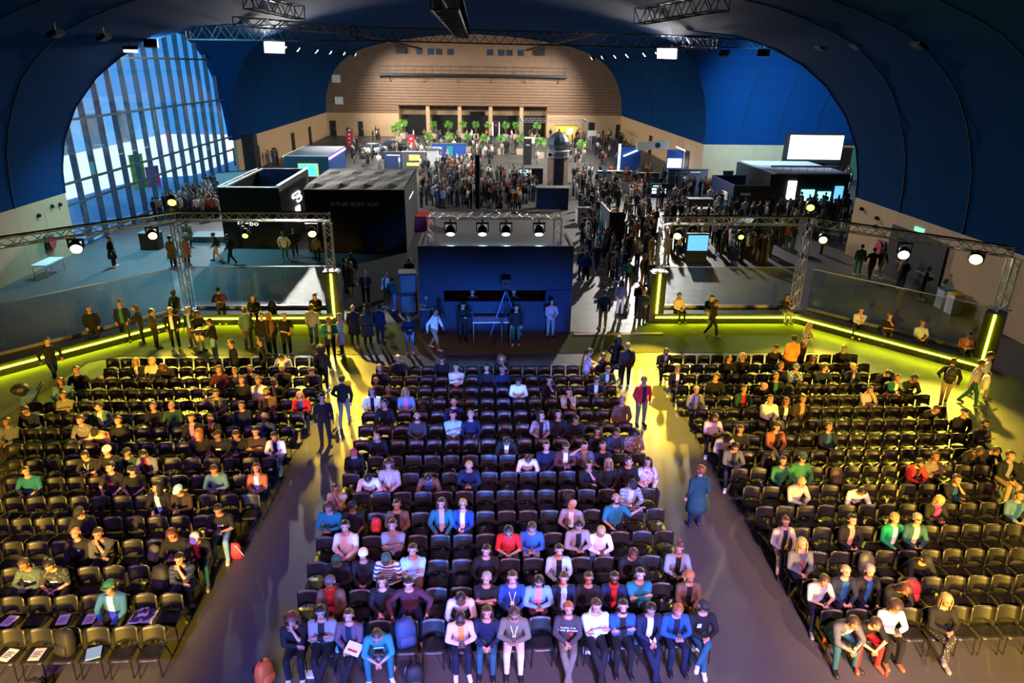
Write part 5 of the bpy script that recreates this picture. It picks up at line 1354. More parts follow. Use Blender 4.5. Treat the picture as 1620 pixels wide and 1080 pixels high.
dm.lathe(pr, 12); dm.build('dome', mat('kiosk_dome', (.3, .36, .42), .35, metal=.4), kk)
text('lettering', 'NFT PARIS', .36, m_dark, kk, (.2, -1.08, 3.48)); MB().lathe([(.18, 0), (.18, .02)], 10).build('emblem', mat('emblem_green', (.05, .12, .03), .5), kk).matrix_local = Matrix.Translation((-.85, -.85, 3.48)) @ Matrix.Rotation(R(90), 4, 'X')
# box-like exhibit walls, counters and screens
def wallstand(name, label, cat, p, w, d, h, M, rz=0., parts=()):
    t = stand(name, label, cat, p, rz); BOOTHS.append((p[0]-.3, p[0]+w+.3, p[1]-.35, p[1]+d+.35))
    MB().box(0, w, 0, d, .0, h).build('panel', M, t)
    MB().box(-.04, w+.04, -.04, d+.04, h, h+.06).build('top_trim', m_grey if M is not m_grey else m_white, t)
    for nm, (x0, x1, z0, z1), MM in parts:
        MB().box(x0*w, x1*w, -.05, -.005, z0*h, z1*h).build(nm, MM, t)
    return t
E1 = emat
m_sb = E1('screen_blue', (.12, .45, 1), 1.6); m_sw = E1('screen_white', (.95, .97, 1), 3.2); m_sc = E1('screen_aqua', (.3, .85, 1), 2.0); m_sy = E1('sign_yellow', (1, .85, .1), 3.0)
m_navyp = mat('panel_navy', (.02, .04, .12), .5); m_redp = mat('panel_red', (.6, .03, .05), .5); m_bluep = mat('panel_blue', (.02, .09, .4), .5, var=.3, scale=1); m_yelp = mat('panel_yellow', (.75, .5, .05), .6); m_tealp = mat('panel_teal', (.02, .3, .35), .5)
wallstand('stand_wall', 'slate blue exhibit wall beside the yellow-lit sign', 'stand', (-10.56, 80.28), 2.3, .3, 1.9, m_navyp, 0, [('lettering_band', (.15, .8, .8, .86), m_sign)])
wallstand('stand_wall', 'charcoal exhibit wall with glowing yellow emblem', 'stand', (-8.37, 78.88), 2.6, .3, 2.1, m_grey, 0, [('emblem', (.3, .75, .58, .85), m_sy), ('name_plate', (.2, .8, .3, .45), m_sy)])
wallstand('stand_block', 'bright white exhibit block beside the charcoal wall', 'stand', (-5.59, 78.03), 1.2, 1.6, 2.4, m_white)
wallstand('stand_wall', 'royal blue exhibit wall with white lettering', 'stand', (-5.66, 87.22), 4.2, 1.2, 2.1, m_bluep, 0, [('lettering_band', (.03, .3, .75, .84), m_sign), ('screen', (.45, .62, .35, .9), m_tealp)])
for i, (p, h) in enumerate((((-18.86, 104.12), 2.0), ((-9.34, 96.22), 2.3))): wallstand('totem', 'upright red totem with white marks, %s' % ('near the back doors' if i == 0 else 'beside the parked car'), 'totem', p, .85, .5, h, m_redp, 0, [('mark', (.35, .65, .75, .85), m_white), ('mark', (.35, .65, .5, .58), m_white), ('mark', (.35, .65, .22, .3), m_white)])
wallstand('tall_pillar', 'tall slim black pillar rising from the crowd with pale edge', 'pillar', (-0.24, 57.17), .36, .36, 4.3, m_dark, 0, [('pale_edge', (1.0, 1.12, .02, .85), m_white)])
wallstand('totem', 'black monolith totem with small white lettering behind the kiosk', 'totem', (5.43, 84.93), .95, .5, 3.0, m_dark, 0, [('lettering_band', (.3, .75, .76, .79), m_sign)])
for i, p in enumerate(((5.85, 90.41), (15.45, 101.06))):
    t = stand('sign_board', 'white rectangular sign on a thin pole, %s' % ('beside the black monolith', 'before the yellow stand')[i], 'sign', p)
    MB().tube((.6, 0, 0), (.6, 0, 2.1), .05, n=5).build('pole', m_alu, t); MB().box(0, 1.3, -.06, 0, 2.0, 2.75).build('board', m_white, t)
wallstand('screen_wall', 'aqua picture screen on a low dark wall', 'screen', (4.1, 70.5), 2.4, .3, 1.5, m_dark, 0, [('screen', (.02, .5, .25, .95), m_sc)])
wallstand('stand_wall', 'wide black partition behind the blue booth', 'stand', (4.82, 57.02), 2.6, 1.2, 1.75, m_dark, 0)
wallstand('counter', 'white counter with small dark emblem beside black partition', 'counter', (7.46, 51.63), .95, .6, 1.15, m_white, R(8), [('emblem', (.3, .6, .55, .7), m_dark)])
bk = stand('panel_stand', 'slate panel stand with white figure, standing open like a book', 'stand', (8.39, 43.53))
MB().box(-.06, .06, 0, 3.6, 0, 2.5).build('panel', mat('panel_slate', (.06, .085, .13), .5), bk); MB().box(.06, .85, -.05, .05, 0, 2.5).build('panel', m_dark, bk)
MB().box(-.09, -.06, .7, 1.0, .9, 1.7).build('figure', m_sign, bk); MB().box(-.09, -.06, 2.6, 3.4, .8, 1.9).build('screen', m_tealp, bk)
for i, dx in enumerate((0, 1)): pass
# truss frame and yellow stand near the back wall
tf = stand('truss_cube', 'silver truss frame standing before the entrance recess', 'truss', (6.5, 105.32))
cs = [(0, 0), (9.5, 0), (9.5, 4.5), (0, 4.5)]
for x, y in cs: lattice((x, y, 0), (x, y, 3.6), .3, 9, .03, .016).build('mast', m_alu, tf)
for (a, b_), (c, d) in zip(cs, cs[1:]+cs[:1]): lattice((a, b_, 3.6), (c, d, 3.6), .3, 16, .03, .016).build('beam', m_alu, tf)
wallstand('stand_wall', 'yellow exhibit stand at the back wall', 'stand', (12.51, 116.23), 3.6, .8, 2.2, m_yelp, 0, [('screen', (.55, .8, .4, .8), m_sw)])
wallstand('screen_totem', 'dark poster totem with two bright vertical tubes in the recess', 'totem', (2.42, 120.64), 1.2, .3, 2.4, m_dark, 0, [('tube_light', (.0, .1, .05, .95), m_sw), ('tube_light', (.9, 1.0, .05, .95), m_sw), ('mark', (.35, .65, .7, .85), m_redp)])
# blue-white automotive stand
au = stand('automotive_stand', 'white and blue automotive stand with slanted white fascia and round emblem', 'stand', (16.27, 81.14))
MB().box(0, 2.4, 0, .2, 0, 2.6).build('panel', m_bluep, au); MB().box(-.15, .05, -.1, .2, 0, 2.9).build('light_frame', m_sw, au)
fas = MB().box(2.0, 5.7, -.3, 0, 2.1, 3.0).build('fascia', m_white, au); fas.rotation_euler = (0, R(-4), 0)
MB().lathe([(.3, 0), (.3, .05)], 14).build('emblem', m_navyp, au).matrix_local = Matrix.Translation((4.2, -.34, 2.85)) @ Matrix.Rotation(R(90), 4, 'X')
MB().box(5.6, 7.6, .3, .5, 0, 2.3).build('panel', m_bluep, au); MB().box(5.7, 7.3, .2, .3, .3, 1.3).build('screen', m_sw, au)
for s in (0, 1): MB().tube((2.3+s*5.3, -.2, 2.4-s*.2), (.4+s*6.0, -.2, 1.6+s*1.1), .09, n=4).build('light_bar', m_sw, au)
wallstand('stand_wall', 'low charcoal partition in front of automotive stand', 'stand', (12.37, 72.06), 3.4, .3, 1.1, m_grey, 0)
wallstand('stand_wall', 'second charcoal partition beside the pegged wall', 'stand', (16.11, 70.16), 2.1, .3, 1.2, m_grey, 0)
pw = wallstand('pegged_wall', 'long grey exhibit wall dotted with white pegs', 'stand', (18.41, 67.55), 3.9, .3, 1.9, mat('peg_grey', (.12, .13, .15), .6), 0, [('lettering_band', (.55, .8, .85, .92), m_sign)])
for i in range(40): MB().box(.1+(i % 10)*.22, .14+(i % 10)*.22, -.05, 0, .7+(i//10)*.32, .74+(i//10)*.32).build('peg', m_white, pw)
wallstand('banner', 'white banner with pink lettering in the crowd', 'banner', (12.32, 63.17), 2.1, .08, 1.25, m_white, 0, [('lettering', (.2, .8, .35, .5), mat('pink_letter', (.8, .15, .3), .6))])
wallstand('arrivals_board', 'blue lit board with rows of white characters', 'screen', (15.61, 63.26), 1.7, .15, 1.2, m_navyp, 0, [('character_row', (.1, .9, .3, .45), m_sw), ('character_row', (.1, .9, .55, .68), m_sw), ('title', (.2, .75, .82, .9), m_sc)])
wallstand('big_tv', 'bright blue television under the plywood-side gantry', 'screen', (12.66, 40.73), 1.3, .12, 1.7, m_dark, 0, [('screen', (.03, .97, .42, .97), m_sb)])
wallstand('desk', 'dark reception desk before the pegged wall', 'counter', (17.17, 55.95), 2.0, .8, 1.1, m_dark, 0)
wallstand('grey_counter', 'pale grey angular counter in the crowd', 'counter', (16.79, 52.71), 1.4, .9, .9, mat('counter_grey', (.4, .42, .45), .4), 0)
wallstand('flag_sign', 'teal square sign on a pole near the container booth', 'sign', (21.69, 61.51), .9, .1, 2.6, m_tealp, 0)
BOOTHS += [(20.45, 55.24, 3.2, 5.7), (8.39, 43.53, 1.0, 3.8)]; BOOTHS[-2:] = [(a-.3, a+c+.2, b_-.4, b_+d+.2) for a, b_, c, d in BOOTHS[-2:]]
cn = stand('container_booth', 'dark navy container booth with white lettering by plywood wall', 'booth', (20.45, 55.24))
MB().box(0, .1, 0, 5.5, 0, 2.4).build('side_wall', m_navyp, cn); MB().box(0, 3.0, -.1, 0, 0, 2.4).build('front_wall', mat('container_teal', (.012, .03, .05), .5), cn); MB().box(0, 3, 5.4, 5.5, 0, 2.4).build('rear_wall', m_navyp, cn)
MB().box(.6, 1.4, -.15, -.1, 1.6, 1.8).build('lettering_band', m_sign, cn); MB().box(-.06, 0, 1, 2.4, 1.0, 1.6).build('lettering_band', m_sign, cn)
# plywood storage booth with open doors
sb = stand('plywood_booth', 'small plywood booth with open doorway before transept wall', 'booth', (27.5, 75.32))
for x0, x1 in ((0, .9), (1.8, 3.2), (4.1, 5.0)): MB().box(x0, x1, 0, .15, 0, 2.5).build('panel', m_ply, sb)
MB().box(0, 5, 0, .15, 2.5, 2.8).build('lintel', m_white, sb); MB().box(0, .15, 0, 3, 0, 2.8).build('panel', m_ply, sb)
# black booth with four screens and white projection screen behind
bx, by = 24.15, 56.36
bs = stand('screen_booth', 'large black booth with row of four glowing screens', 'booth', (bx, by))
MB().box(0, 6.3, 0, .3, 0, 3.1).build('front_wall', mat('booth_charcoal', (.016, .018, .022), .6), bs); MB().box(-.3, 0, 0, 8, 0, 3.1).build('side_wall', MATS['booth_charcoal'], bs)
MB().box(0, 6.3, 7.7, 8, 0, 3.1).build('rear_wall', MATS['booth_charcoal'], bs); MB().box(0, 6.3, 0, 8, 3.1, 3.2).build('roof', mat('roof_pale', (.4, .42, .46), .6), bs)
for i, (x0, x1, z0, z1, M) in enumerate(((1.2, 1.9, 1.1, 2.6, m_sw), (2.4, 3.5, 1.0, 1.9, m_sc), (3.8, 4.9, 1.0, 1.75, m_sc), (5.2, 5.9, .9, 2.2, m_sb))): MB().box(x0, x1, -.1, 0, z0, z1).build('screen', M, bs)
MB().box(-.2, 6.0, .5, .6, 3.6, 3.75).build('rail', m_alu, bs)
for i in range(9): MB().tube((.1+.7*i, .55, 3.2), (.1+.7*i, .55, 3.65), .025, n=4).build('baluster', m_alu, bs)
ps = stand('projection_screen', 'huge blank white projection screen in a black frame', 'screen', (0, 0))
pa, pb = (31.5, 71, 4.92), (36.96, 71, 4.97)
MB().box(pa[0]-.4, pb[0]+.1, 71.1, 71.5, 2.2, pa[2]+.25).build('frame', m_dark, ps); MB().box(pa[0], pb[0], 71.0, 71.1, 2.6, pa[2]).build('screen', E1('projection_white', (1, 1, 1), 5), ps)
for x in (pa[0], pb[0]-.2): MB().box(x, x+.2, 71.15, 71.4, 0, 2.3).build('leg', m_blackm, ps)
MB().box(XE-27, XE-25, 74.2, 74.3, 0, 2.6).build('door_dark', m_dark, w_tf)
# parked cars
def car(label, p, rz, M, s=1.):
    t = stand('car', label, 'car', p, rz); t.scale = (s, s, s); BOOTHS.append((p[0]-2.5, p[0]+2.5, p[1]-2.5, p[1]+2.5))
    sec = [(-2.1, .35, .55, .7), (-1.9, .3, .8, .85), (-1.0, .25, .9, .9), (.9, .25, .95, .9), (1.7, .3, .85, .88), (2.1, .4, .6, .75)]
    MB().loft([[(x, -w, z0), (x, w, z0), (x, w*.98, z1*.8), (x, w*.85, z1), (x, -w*.85, z1), (x, -w*.98, z1*.8)] for x, z0, z1, w in sec]).build('body', M, t, True)
    MB().loft([[(x, -w, z), (x, w, z)] + [(x2, w*.8, z2), (x2, -w*.8, z2)] for x, w, z, x2, z2 in ((-1.2, .8, .88, -.7, 1.3), (1.0, .8, .92, .3, 1.32))]).build('cabin', m_winb, t)
    MB().box(-.7, .32, -.62, .62, 1.29, 1.34).build('roof_panel', M, t)
    for x in (-1.35, 1.35):
        for y in (-.86, .86): MB().tube((x, y-.1, .33), (x, y+.1, .33), .33, n=12).build('wheel', m_dark, t)
    for y in (-.6, .6): MB().box(-2.14, -2.05, y-.2, y+.2, .52, .66).build('headlight', m_white, t)
    return t
car('white sports car parked on the open floor before the back wall', (-13.74, 95.19), R(60), mat('car_white', (.75, .75, .78), .25))
car('dark car with pale roof parked beside the white sports car', (-11.68, 99.04), R(20), mat('car_dark', (.03, .03, .035), .25))
car('dark blue car shown in the crowd under plywood-side gantry', (19.84, 47.99), R(8), mat('car_blue', (.02, .05, .14), .15), 1.0)
# stage platform and counters by the glass wall
wallstand('demo_counter', 'black demo counter on the blue-lit floor', 'counter', (-21.15, 43.5), 1.15, .7, 1.0, m_dark, R(-3))
wallstand('low_stage', 'low dark stage platform by the olive booth', 'platform', (-18.86, 45.36), 2.4, 1.6, .35, mat('stage_grey', (.06, .07, .08), .5), 0)
wallstand('banner', 'yellow and green banner stand near glass wall end', 'banner', (-27.38, 82.55), 1.6, .1, 2.0, m_yelp, 0)
wallstand('banner', 'dark green banner stand next to the yellow one', 'banner', (-27.87, 82.52), .8, .1, 1.9, mat('banner_green', (.02, .08, .05), .5), 0)
wallstand('pink_counter', 'low pink counter behind the olive booth', 'counter', (-23.0, 72.0), 2.6, 1.0, .9, mat('pink_panel', (.75, .1, .3), .5), 0)
wallstand('white_partition', 'slanting white partition between glass wall and olive booth', 'stand', (-24.11, 66.08), 5.5, .15, 1.5, m_white, R(35))
for i, (u, M) in enumerate((('lime', mat('lime_panel', (.35, .6, .06), .5)), ('magenta', mat('magenta_panel', (.7, .05, .25), .5)))):
    wallstand('banner', '%s banner close to the glass wall' % u, 'banner', ((-31.49, 65.82), (-30.71, 66.92))[i], 1.5, .12, 3.0-1.2*i, M, R(70))
# plywood-side double door and bins, wall fittings
dd = struct(MB().box(XR-.12, XR+.05, 33.2, 38.2, 0, 2.9).build('door_5', m_dark))
for y in (34.4, 36.4): MB().box(XR-.2, XR-.13, y-.7, y+.7, 1.0, 1.1).build('push_bar', m_alu, dd)
for i, y in enumerate((30.9, 31.7)):
    t = stand('recycling_bin', 'white recycling bin by the plywood wall, %s' % ('yellow lidded', 'plain lidded')[i], 'bin', (XR-.75, y))
    MB().box(0, .5, 0, .55, 0, .95).build('body', m_white, t); MB().box(-.02, .52, -.02, .57, .95, 1.02).build('lid', m_yelp if i == 0 else m_tealp, t)
MB().box(XR-.1, XR, 35.4, 36.2, 3.0, 3.22).build('exit_sign', E1('exit_green', (.2, .9, .5), 1.5), w_rn)
hb = thing('fire_hose_reel', 'red fire hose reel on the glass-side plywood wall', 'hose reel', (XL+.04, 40.2, 1.3))
MB().lathe([(.34, 0), (.34, .2)], 14).build('reel', m_redp, hb).matrix_local = Matrix.Rotation(R(90), 4, 'Y'); MB().box(0, .1, -.4, .4, -.4, .4).build('bracket', m_grey, hb)
bl = thing('fire_hose_reel', 'red fire hose reel on the plywood wall beside black door', 'hose reel', (XR-.26, 38.9, 1.4))
MB().lathe([(.34, 0), (.34, .2)], 14).build('reel', m_redp, bl).matrix_local = Matrix.Rotation(R(90), 4, 'Y'); MB().box(.12, .2, -.4, .4, -.4, .4).build('bracket', m_grey, bl)
tt = stand('folding_table', 'pale folding table with papers by glass-side plywood wall', 'table', (-23.6, 38.0))
MB().box(-.4, .4, -.9, .9, .7, .74).build('table_top', m_white, tt)
for x in (-.35, .35):
    for y in (-.8, .8): MB().tube((x, y, 0), (x, y, .7), .02, n=5).build('leg', m_alu, tt)
for i, (y, z) in enumerate(((42.0, 3.1), (41.2, 3.15), (39.8, 2.9))): MB().ball((XL+.08, y, z), .12, 8, 5).build('wall_camera', m_dark, w_ln)
for i, (y, z) in enumerate(((41.8, 3.1), (40.0, 2.9), (39.9, 2.4))): MB().ball((XR-.1, y, z), .12, 8, 5).build('wall_camera', m_dark, w_rn)
for y in (80., 96., 106.): struct(MB().box(XL+.0, XL+.08, y, y+1.6, 0, 2.4).build('door_%d' % int(y), m_dark))
for y in (79., 97.): struct(MB().box(XR-.08, XR, y, y+1.6, 0, 2.4).build('door_r_%d' % int(y), m_dark))
MB().box(XL, XL+1.2, 76.0, 77.4, 0, 3.9).build('dark_pillar', m_dark, w_lf)
rdb = thing('red_ottoman', 'red cushioned block beside the black cube booth', 'seat', (-4.05, 49.72, 0))
MB().box(-.45, .45, -.6, 1.6, 0, .9).build('block', m_redp, rdb); MB().box(-.4, .4, -.5, 1.5, .9, 1.0).build('cushion', mat('red_cushion', (.75, .05, .03), .7), rdb)

# ------------------------------------------------------------------ crowd far back, past the 300 people built one by one
lowp = MB()      # region ids: 0 skin 1 top 2 trousers 3 hair
for s in (-1, 1):
    lowp.tube((s*.1, 0, .0), (s*.09, 0, .92), .06, .09, 5, 2); lowp.tube((s*.2, 0, 1.42), (s*.24, -.06, .95), .055, .04, 5, 1)
lowp.loft([[(rx*math.cos(1.0472*i), ry*math.sin(1.0472*i), z) for i in range(6)] for z, rx, ry in ((.85, .17, .12), (1.15, .16, .12), (1.38, .21, .12), (1.5, .07, .06))], 1)
lowp.ball((0, -.01, 1.62), (.085, .1, .12), 6, 4, 0); lowp.ball((0, .02, 1.66), (.092, .1, .11), 6, 4, 3)
lowp_v = np.array(lowp.v); rg = random.Random(5)
BOOTHS += [(-10.8, -4.3, 42.8, 52.2), (-16.2, -12.2, 43.8, 52.2), (-2.8, 4.3, 28.3, 31.4), (bx-.5, bx+6.5, by-.3, by+8.3), (kx-1.2, kx+1.2, ky-1.2, ky+1.2), (tx0-.2, tx2+.2, ty0-.2, ty2+.2)]
ZONES = [(((-4.77, 57.34), (0.17, 56.91), (0.27, 84.08), (-6.78, 83.69)), 110), (((0.17, 55.85), (4.78, 55.95), (6.06, 71.81), (0.23, 72.83)), 70),
 (((7.66, 56.28), (15.3, 56.44), (19.64, 73.64), (9.82, 73.23)), 62), (((6.36, 42.86), (11.21, 41.02), (14.83, 55.64), (8.08, 55.5)), 46),
 (((11.25, 40.44), (18.72, 40.46), (23.7, 52.36), (14.65, 53.87)), 70), (((15.16, 53.88), (22.34, 54.02), (27.01, 67.85), (18.73, 67.56)), 30),
 (((-8.62, 83.59), (7.83, 84.5), (10.03, 114.97), (-10.19, 115.14)), 75), (((9.36, 84.58), (17.73, 80.69), (23.59, 116.21), (11.78, 117.2)), 60),
 (((-25.73, 51.54), (-19.72, 53.23), (-25.36, 69.75), (-31.37, 67.62)), 70), (((-14.79, 79.06), (-4.65, 78.57), (-5.72, 97.96), (-17.74, 103.37)), 34),
 (((21.69, 52.32), (28.78, 52.44), (30.57, 55.97), (23.56, 55.82)), 22), (((28.6, 54.13), (29.91, 54.16), (40.12, 74.5), (39.26, 74.46)), 8),
 (((24.46, 73.85), (28.63, 74.02), (32.98, 85.89), (28.93, 86.84)), 8), (((-20.64, 112.16), (-11.48, 113), (-11.98, 118.12), (-21.52, 117.19)), 9),
 (((5.24, 37.2), (10.08, 37.19), (11.46, 42.89), (6.06, 43.68)), 16), (((19.76, 42.94), (23.57, 41.37), (28.1, 50.61), (23.43, 50.54)), 18),
 (((-27.29, 79.42), (-23.02, 82.79), (-25.71, 92.97), (-29.79, 90.7)), 18)]
TOPC = [(.012, .012, .015)]*9+[(.02, .03, .07), (.1, .1, .11), (.3, .3, .32), (.7, .7, .72), (.75, .74, .72), (.55, .5, .45), (.35, .08, .05), (.5, .2, .05), (.05, .12, .25), (.12, .08, .05), (.03, .12, .09), (.4, .32, .24)]
LEGC = [(.012, .012, .016)]*5+[(.03, .06, .13), (.1, .09, .08), (.3, .25, .18)]
HRC = [(.012, .01, .01), (.04, .02, .012), (.04, .02, .012), (.3, .18, .07)]
SKC = [(.6, .36, .27), (.55, .31, .23), (.3, .16, .1)]
cv = []; cf = []; cc = []
lf_ = [tuple(f) for f in lowp.f]
for poly, n in ZONES:
    k = 0; tries = 0; n = int(n*1.3)
    while k < n and tries < n*6:
        tries += 1; u, v = rg.random(), rg.random()
        (x0, y0), (x1, y1), (x2, y2), (x3, y3) = poly
        x = (x0*(1-u)+x1*u)*(1-v)+(x3*(1-u)+x2*u)*v; y = (y0*(1-u)+y1*u)*(1-v)+(y3*(1-u)+y2*u)*v
        if any(a < x < b_ and c < y < d for a, b_, c, d in BOOTHS) or not (XL+.6 < x < (XR-.6 if not 43.5 < y < 73.5 else 60)): continue
        k += 1; a = rg.random()*6.283; ca, sa = math.cos(a), math.sin(a); s = rg.uniform(.92, 1.06)
        o0 = len(cv); P_ = lowp_v*s; cv += [(x+p[0]*ca-p[1]*sa, y+p[0]*sa+p[1]*ca, p[2]) for p in P_.tolist()]
        cf += [tuple(i+o0 for i in f) for f in lf_]
        pal = (rg.choice(SKC), rg.choice(TOPC), rg.choice(LEGC), rg.choice(HRC)); cc += [pal[m_] for m_ in lowp.m]
me = bpy.data.meshes.new('crowd'); me.from_pydata(cv, [], cf)
at = me.color_attributes.new('garment', 'FLOAT_COLOR', 'CORNER')
arr = np.ones((len(me.loops), 4), np.float32); i = 0
cnt = np.array([len(f) for f in cf]); arr[:, :3] = np.repeat(np.array(cc, np.float32), cnt, axis=0); at.data.foreach_set('color', arr.ravel())
m_crowd = mat('crowd_cloth', (.1, .1, .1), .8, var=0); n_, l_, b_ = nodes(m_crowd); vc = n_.new('ShaderNodeVertexColor'); vc.layer_name = 'garment'; l_.new(vc.outputs[0], b_.inputs['Base Color'])
me.materials.append(m_crowd); me.polygons.foreach_set('use_smooth', [True]*len(cf))
tag(put('crowd', me), 'dense crowd of visitors filling the expo hall', 'crowd', kind='stuff')

# ------------------------------------------------------------------ things lying about the seats
m_bag = [mat('bag_black', (.012, .012, .014), .7), mat('bag_navy', (.02, .04, .11), .7), mat('bag_brown', (.08, .045, .025), .7), mat('bag_red', (.55, .03, .03), .6), mat('bag_orange', (.7, .12, .02), .6), mat('bag_olive', (.10, .10, .06), .7)]
def sring(w, d, z, n=12, p=.6):
    return [(w*math.copysign(abs(math.cos(6.28319*i/n))**p, math.cos(6.28319*i/n)), d*math.copysign(abs(math.sin(6.28319*i/n))**p, math.sin(6.28319*i/n)), z) for i in range(n)]
me_pack = MB().loft([sring(.15, .10, 0), sring(.17, .12, .08), sring(.17, .12, .28), sring(.13, .09, .42), sring(.05, .04, .46)]).mesh('body', [None], True)
me_pocket = MB().loft([sring(.12, .04, .04), sring(.13, .05, .1), sring(.12, .04, .22)]).mesh('front_pocket', [None], True)
me_strap = [MB().path([(q*.08, .11, .40), (q*.09, .18, .28), (q*.1, .12, .06)], .016, 4).mesh('strap', [m_dark]) for q in (-1, 1)]
me_grab = MB().path([(-.04, .02, .45), (0, .02, .5), (.04, .02, .45)], .012, 4).mesh('grab_handle', [m_dark])
def backpack(loc, rz, mi, lbl, s=1., tilt=0):
    t = thing('backpack', lbl, 'backpack', loc, rz); t.scale = (s,)*3; t.rotation_euler = (R(tilt), 0, rz)
    setm(put('body', me_pack, t), m_bag[mi]); p = put('front_pocket', me_pocket, t, (0, -.11, 0)); setm(p, m_bag[mi]); put('strap', me_strap[0], t); put('strap', me_strap[1], t); put('grab_handle', me_grab, t)
def on_seat(b, r, j, dy=-.2): x, y = seat_pos(b, r, j); return (x, y+dy, .455)
BAGS = [('M', 1, 5, 1, 'navy backpack filling an empty front-row chair of middle block', 1.25), ('M', 5, 3, 3, 'red printed bag on a chair in fifth row of middle block', .8), ('M', 12, 3, 0, 'black bag on chair in twelfth row of middle block', .8),
 ('M', 10, 6, 2, 'brown bag on chair in tenth row of middle block', .9), ('G', 3, 2, 0, 'black backpack on chair beside striped-jacket person, third row glass-side block', 1.1), ('G', 1, 4, 0, 'dark jacket-stuffed bag on front row chair of glass-side block', 1.1),
 ('G', 4, 3, 5, 'olive bag on fourth row chair of glass-side block', .8), ('G', 6, 4, 2, 'brown backpack in seventh row of glass-side block', 1.0), ('D', 2, 5, 3, 'red and blue backpack on second row chair, plywood-side block', 1.0),
 ('D', 3, 4, 5, 'tan-framed backpack standing on third row chair, plywood-side block', 1.0), ('D', 7, 6, 2, 'brown backpack on seventh row chair, plywood-side block', 1.0), ('D', 10, 5, 1, 'dark backpack on tenth row chair, plywood-side block', 1.1),
 ('D', 13, 7, 0, 'black backpack on thirteenth row chair, plywood-side block', 1.0), ('M', 6, 12, 0, 'black backpack with white stripe, sixth row of middle block', .9), ('G', 11, 5, 0, 'black bag on eleventh row chair of glass-side block', 1.0)]
for b_, r, j, mi, lbl, s in BAGS:
    if (b_, r, j) in PEOPLE: j += 1
    if (b_, r, j) in PEOPLE: continue
    backpack(on_seat(b_, r, j), R(random.uniform(-25, 25)), mi, lbl, s, -8)
backpack((-1.25, 9.95, 0), R(10), 0, 'black backpack standing on floor before front row of middle block', 1.05)
backpack((-4.1, 10.1, 0), R(60), 4, 'orange and black rucksack on floor at end of middle front row', 1.1)
backpack((-8.2, 9.9, 0), R(-5), 0, 'black backpack on floor under glass-side front row', .95)
backpack((-9.35, 30.2, .5), R(20), 0, 'black bag lying on the lit podium', 1.1)
for v, rz, lab in WORN: backpack(tuple(v), rz, 0, 'backpack worn by '+' '.join(lab.replace(',', '').split()[:11]), 1.0)
# sheets of paper on seats
m_paper = mat('paper', (.75, .72, .66), .8); m_ink = mat('ink', (.03, .03, .03), .8)
def sheet(b, r, j, lbl):
    x, y = seat_pos(b, r, j); t = thing('leaflet', lbl, 'leaflet', (x, y-.24, .462), R(random.uniform(-14, 14)), 'printed sheets on chairs')
    MB().box(-.105, .105, -.148, .148, 0, .006).build('sheet', m_paper, t)
    for k_ in range(4): MB().box(-.08, .08-.03*(k_ % 2), .05-k_*.04, .066-k_*.04, .006, .0075).build('print_line', m_ink, t)
for r, js in ((1, (5, 6, 7)), (2, (4, 5, 7, 8))):
    for j in js:
        if ('G', r, j) not in PEOPLE and j <= seats_in('G', r): sheet('G', r, j, 'printed white sheet on %s row chair of glass-side block, %s seat from aisle' % (ORD[r], ORD1[j]))
x, y = seat_pos('G', 1, 3)
o = MB().box(-.13, .13, -.15, .15, 0, .02).build('folder', mat('folder_blue', (.2, .45, .8), .5), loc=(x, y-.25, .46)); o.rotation_euler = (0, 0, R(20)); tag(o, 'crumpled light blue folder on glass-side front row chair', 'folder')
def blanket(lbl, b, r, j, M):
    x, y = seat_pos(b, r, j); rg2 = random.Random(3); vs = []; fs = []
    for i in range(9):
        for k_ in range(9): vs.append((-.24+.06*i, -.22+.055*k_, .04+.05*rg2.random()+(.06 if 2 < i < 6 and 2 < k_ < 6 else 0)-(.03 if i in (0, 8) or k_ in (0, 8) else 0)))
    fs = [(i*9+k_, (i+1)*9+k_, (i+1)*9+k_+1, i*9+k_+1) for i in range(8) for k_ in range(8)]
    o = MB().add(vs, fs).build('folded_scarf', M, smooth=True, loc=(x, y-.2, .45)); tag(o, lbl, 'scarf')
blanket('patterned black and white scarf heaped on second row chair, glass-side block', 'G', 2, 2, cloth('striped'))
# cans, bottles and cups on the floor
def can(x, y, lbl):
    t = thing('drink_can', lbl, 'can', (x, y, 0)); MB().lathe([(.026, 0), (.033, .01), (.033, .11), (.026, .122)], 10).build('can_body', m_bag[3], t, True); MB().lathe([(.025, .122), (.025, .124)], 10).build('lid', m_alu, t)
for x, y, l in ((7.11, 10.73, 'red drink can beside plywood-side front row end chair'), (7.12, 10.28, 'red drink can between the feet of front row person'), (7.93, 9.83, 'red drink can standing alone on open floor')): can(x, y, l)
def bottle(x, y, lbl, M, cup=False):
    t = thing('bottle', lbl, 'bottle', (x, y, 0)); MB().lathe([(.03, 0), (.034, .02), (.034, .15), (.014, .19), (.014, .21)], 10).build('bottle_body', M, t, True); MB().lathe([(.016, .21), (.016, .235)], 8).build('cap', m_bag[3], t)
m_pet = mat('clear_plastic', (.35, .5, .65), .15); bottle(-1.43, 10.16, 'clear water bottle with red cap before the empty front chair', m_pet); bottle(-1.77, 10.45, 'water bottle beside teal-trousered person in front row', m_pet); bottle(2.56, 10.38, 'small blue bottle under middle front row', mat('blue_plastic', (.05, .2, .6), .2))
t = thing('paper_cup', 'orange paper cup beside the water bottle in front row', 'cup', (-1.68, 10.26, 0)); MB().lathe([(.03, 0), (.042, .11)], 10).build('cup_body', mat('cup_orange', (.75, .3, .12), .6), t, True); MB().lathe([(.044, .11), (.044, .12)], 10).build('lid', m_white, t)
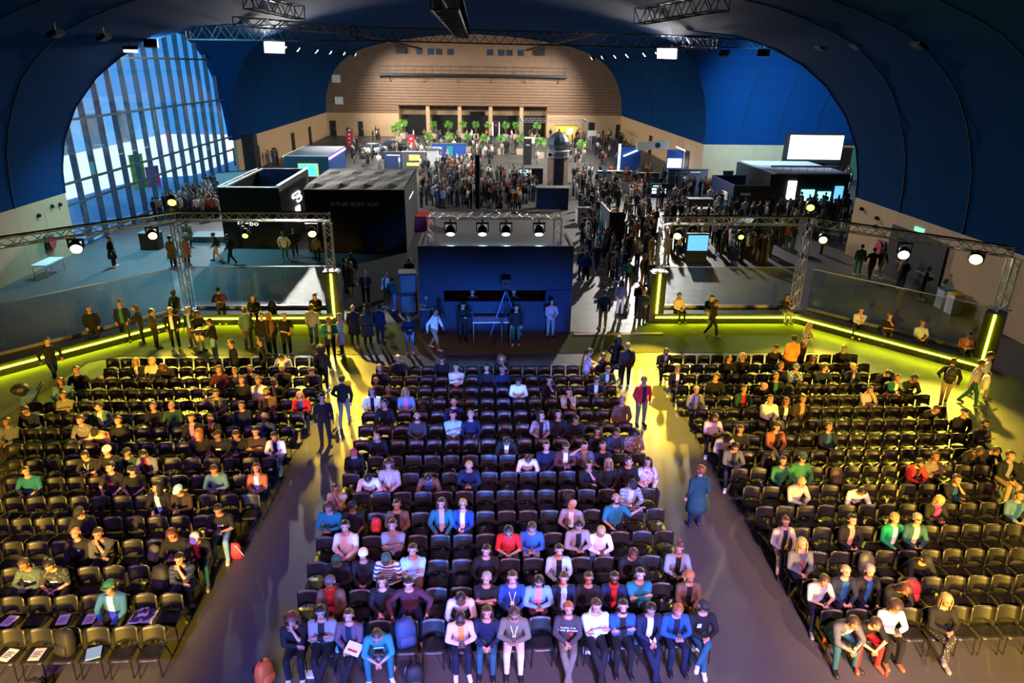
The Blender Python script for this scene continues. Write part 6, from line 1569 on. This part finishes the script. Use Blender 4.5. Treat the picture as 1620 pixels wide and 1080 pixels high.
o = MB().box(-.12, .12, -.08, .08, 0, .05).build('paper_packet', m_white, loc=(-3.28, 10.23, 0)); tag(o, 'small white packet on floor by front row boots', 'packet')
gb = thing('gift_bag', 'red drawstring bag standing at aisle end, glass-side block', 'bag', (-5.83, 13.8, 0)); MB().loft([sring(.16, .09, 0), sring(.17, .1, .15), sring(.12, .06, .36), sring(.05, .03, .4)]).build('bag_body', m_bag[3], gb, True); MB().path([(-.05, -.02, .4), (.12, -.1, .3), (.2, -.05, .05)], .008, 4).build('cord', m_white, gb)
# magazine in a lap, stroller beside the glass-side block
mx_, my_ = seat_pos('M', 1, 3); mg = thing('magazine', 'open white magazine with red print in lap, front row of middle block', 'magazine', (mx_+.1, my_-.52, .68), R(-25)); MB().box(-.16, .16, -.12, .12, 0, .012).build('page', m_paper, mg); MB().box(-.1, .1, -.06, -.02, .012, .014).build('print', cloth('red'), mg); mg.rotation_euler = (R(22), 0, R(-25))
st = thing('stroller', 'black folding stroller with blue seat at edge of green carpet', 'stroller', (-14.92, 21.29, 0), R(30))
MB().loft([[(x, -.2, z), (x, .2, z), (x+.05, .2, z+.3), (x+.05, -.2, z+.3)] for x, z in ((-.2, .45), (.25, .5))]).build('seat', mat('stroller_blue', (.03, .08, .2), .7), st)
MB().ball((-.12, 0, .95), (.28, .24, .2), 10, 6).build('canopy', m_dark, st)
for s in (-.2, .2): MB().path([(-.3, s, .1), (.2, s, .6), (.5, s, 1.05)], .015, 5).path([(.35, s, .1), (-.1, s, .6)], .015, 5).build('frame_tube', m_blackm, st)
for x in (-.3, .35):
    for s in (-.22, .22): MB().tube((x, s-.02, .1), (x, s+.02, .1), .1, n=10).build('wheel', m_dark, st)
MB().tube((.5, -.2, 1.05), (.5, .2, 1.05), .018).build('handle', m_blackm, st)
# jars of light: pair of people inside the booth slot
for i, (x, l) in enumerate(((-.28, 'glass'), (1.55, 'plywood'))):
    o, lab = person((x, 29.25, .12), 0, 'S_lap', 'S:black', 's-brown', 'black', [], 'inside the booth slot toward the %s side' % l, None, 1, False, 1.0); finish(o, lab, None)
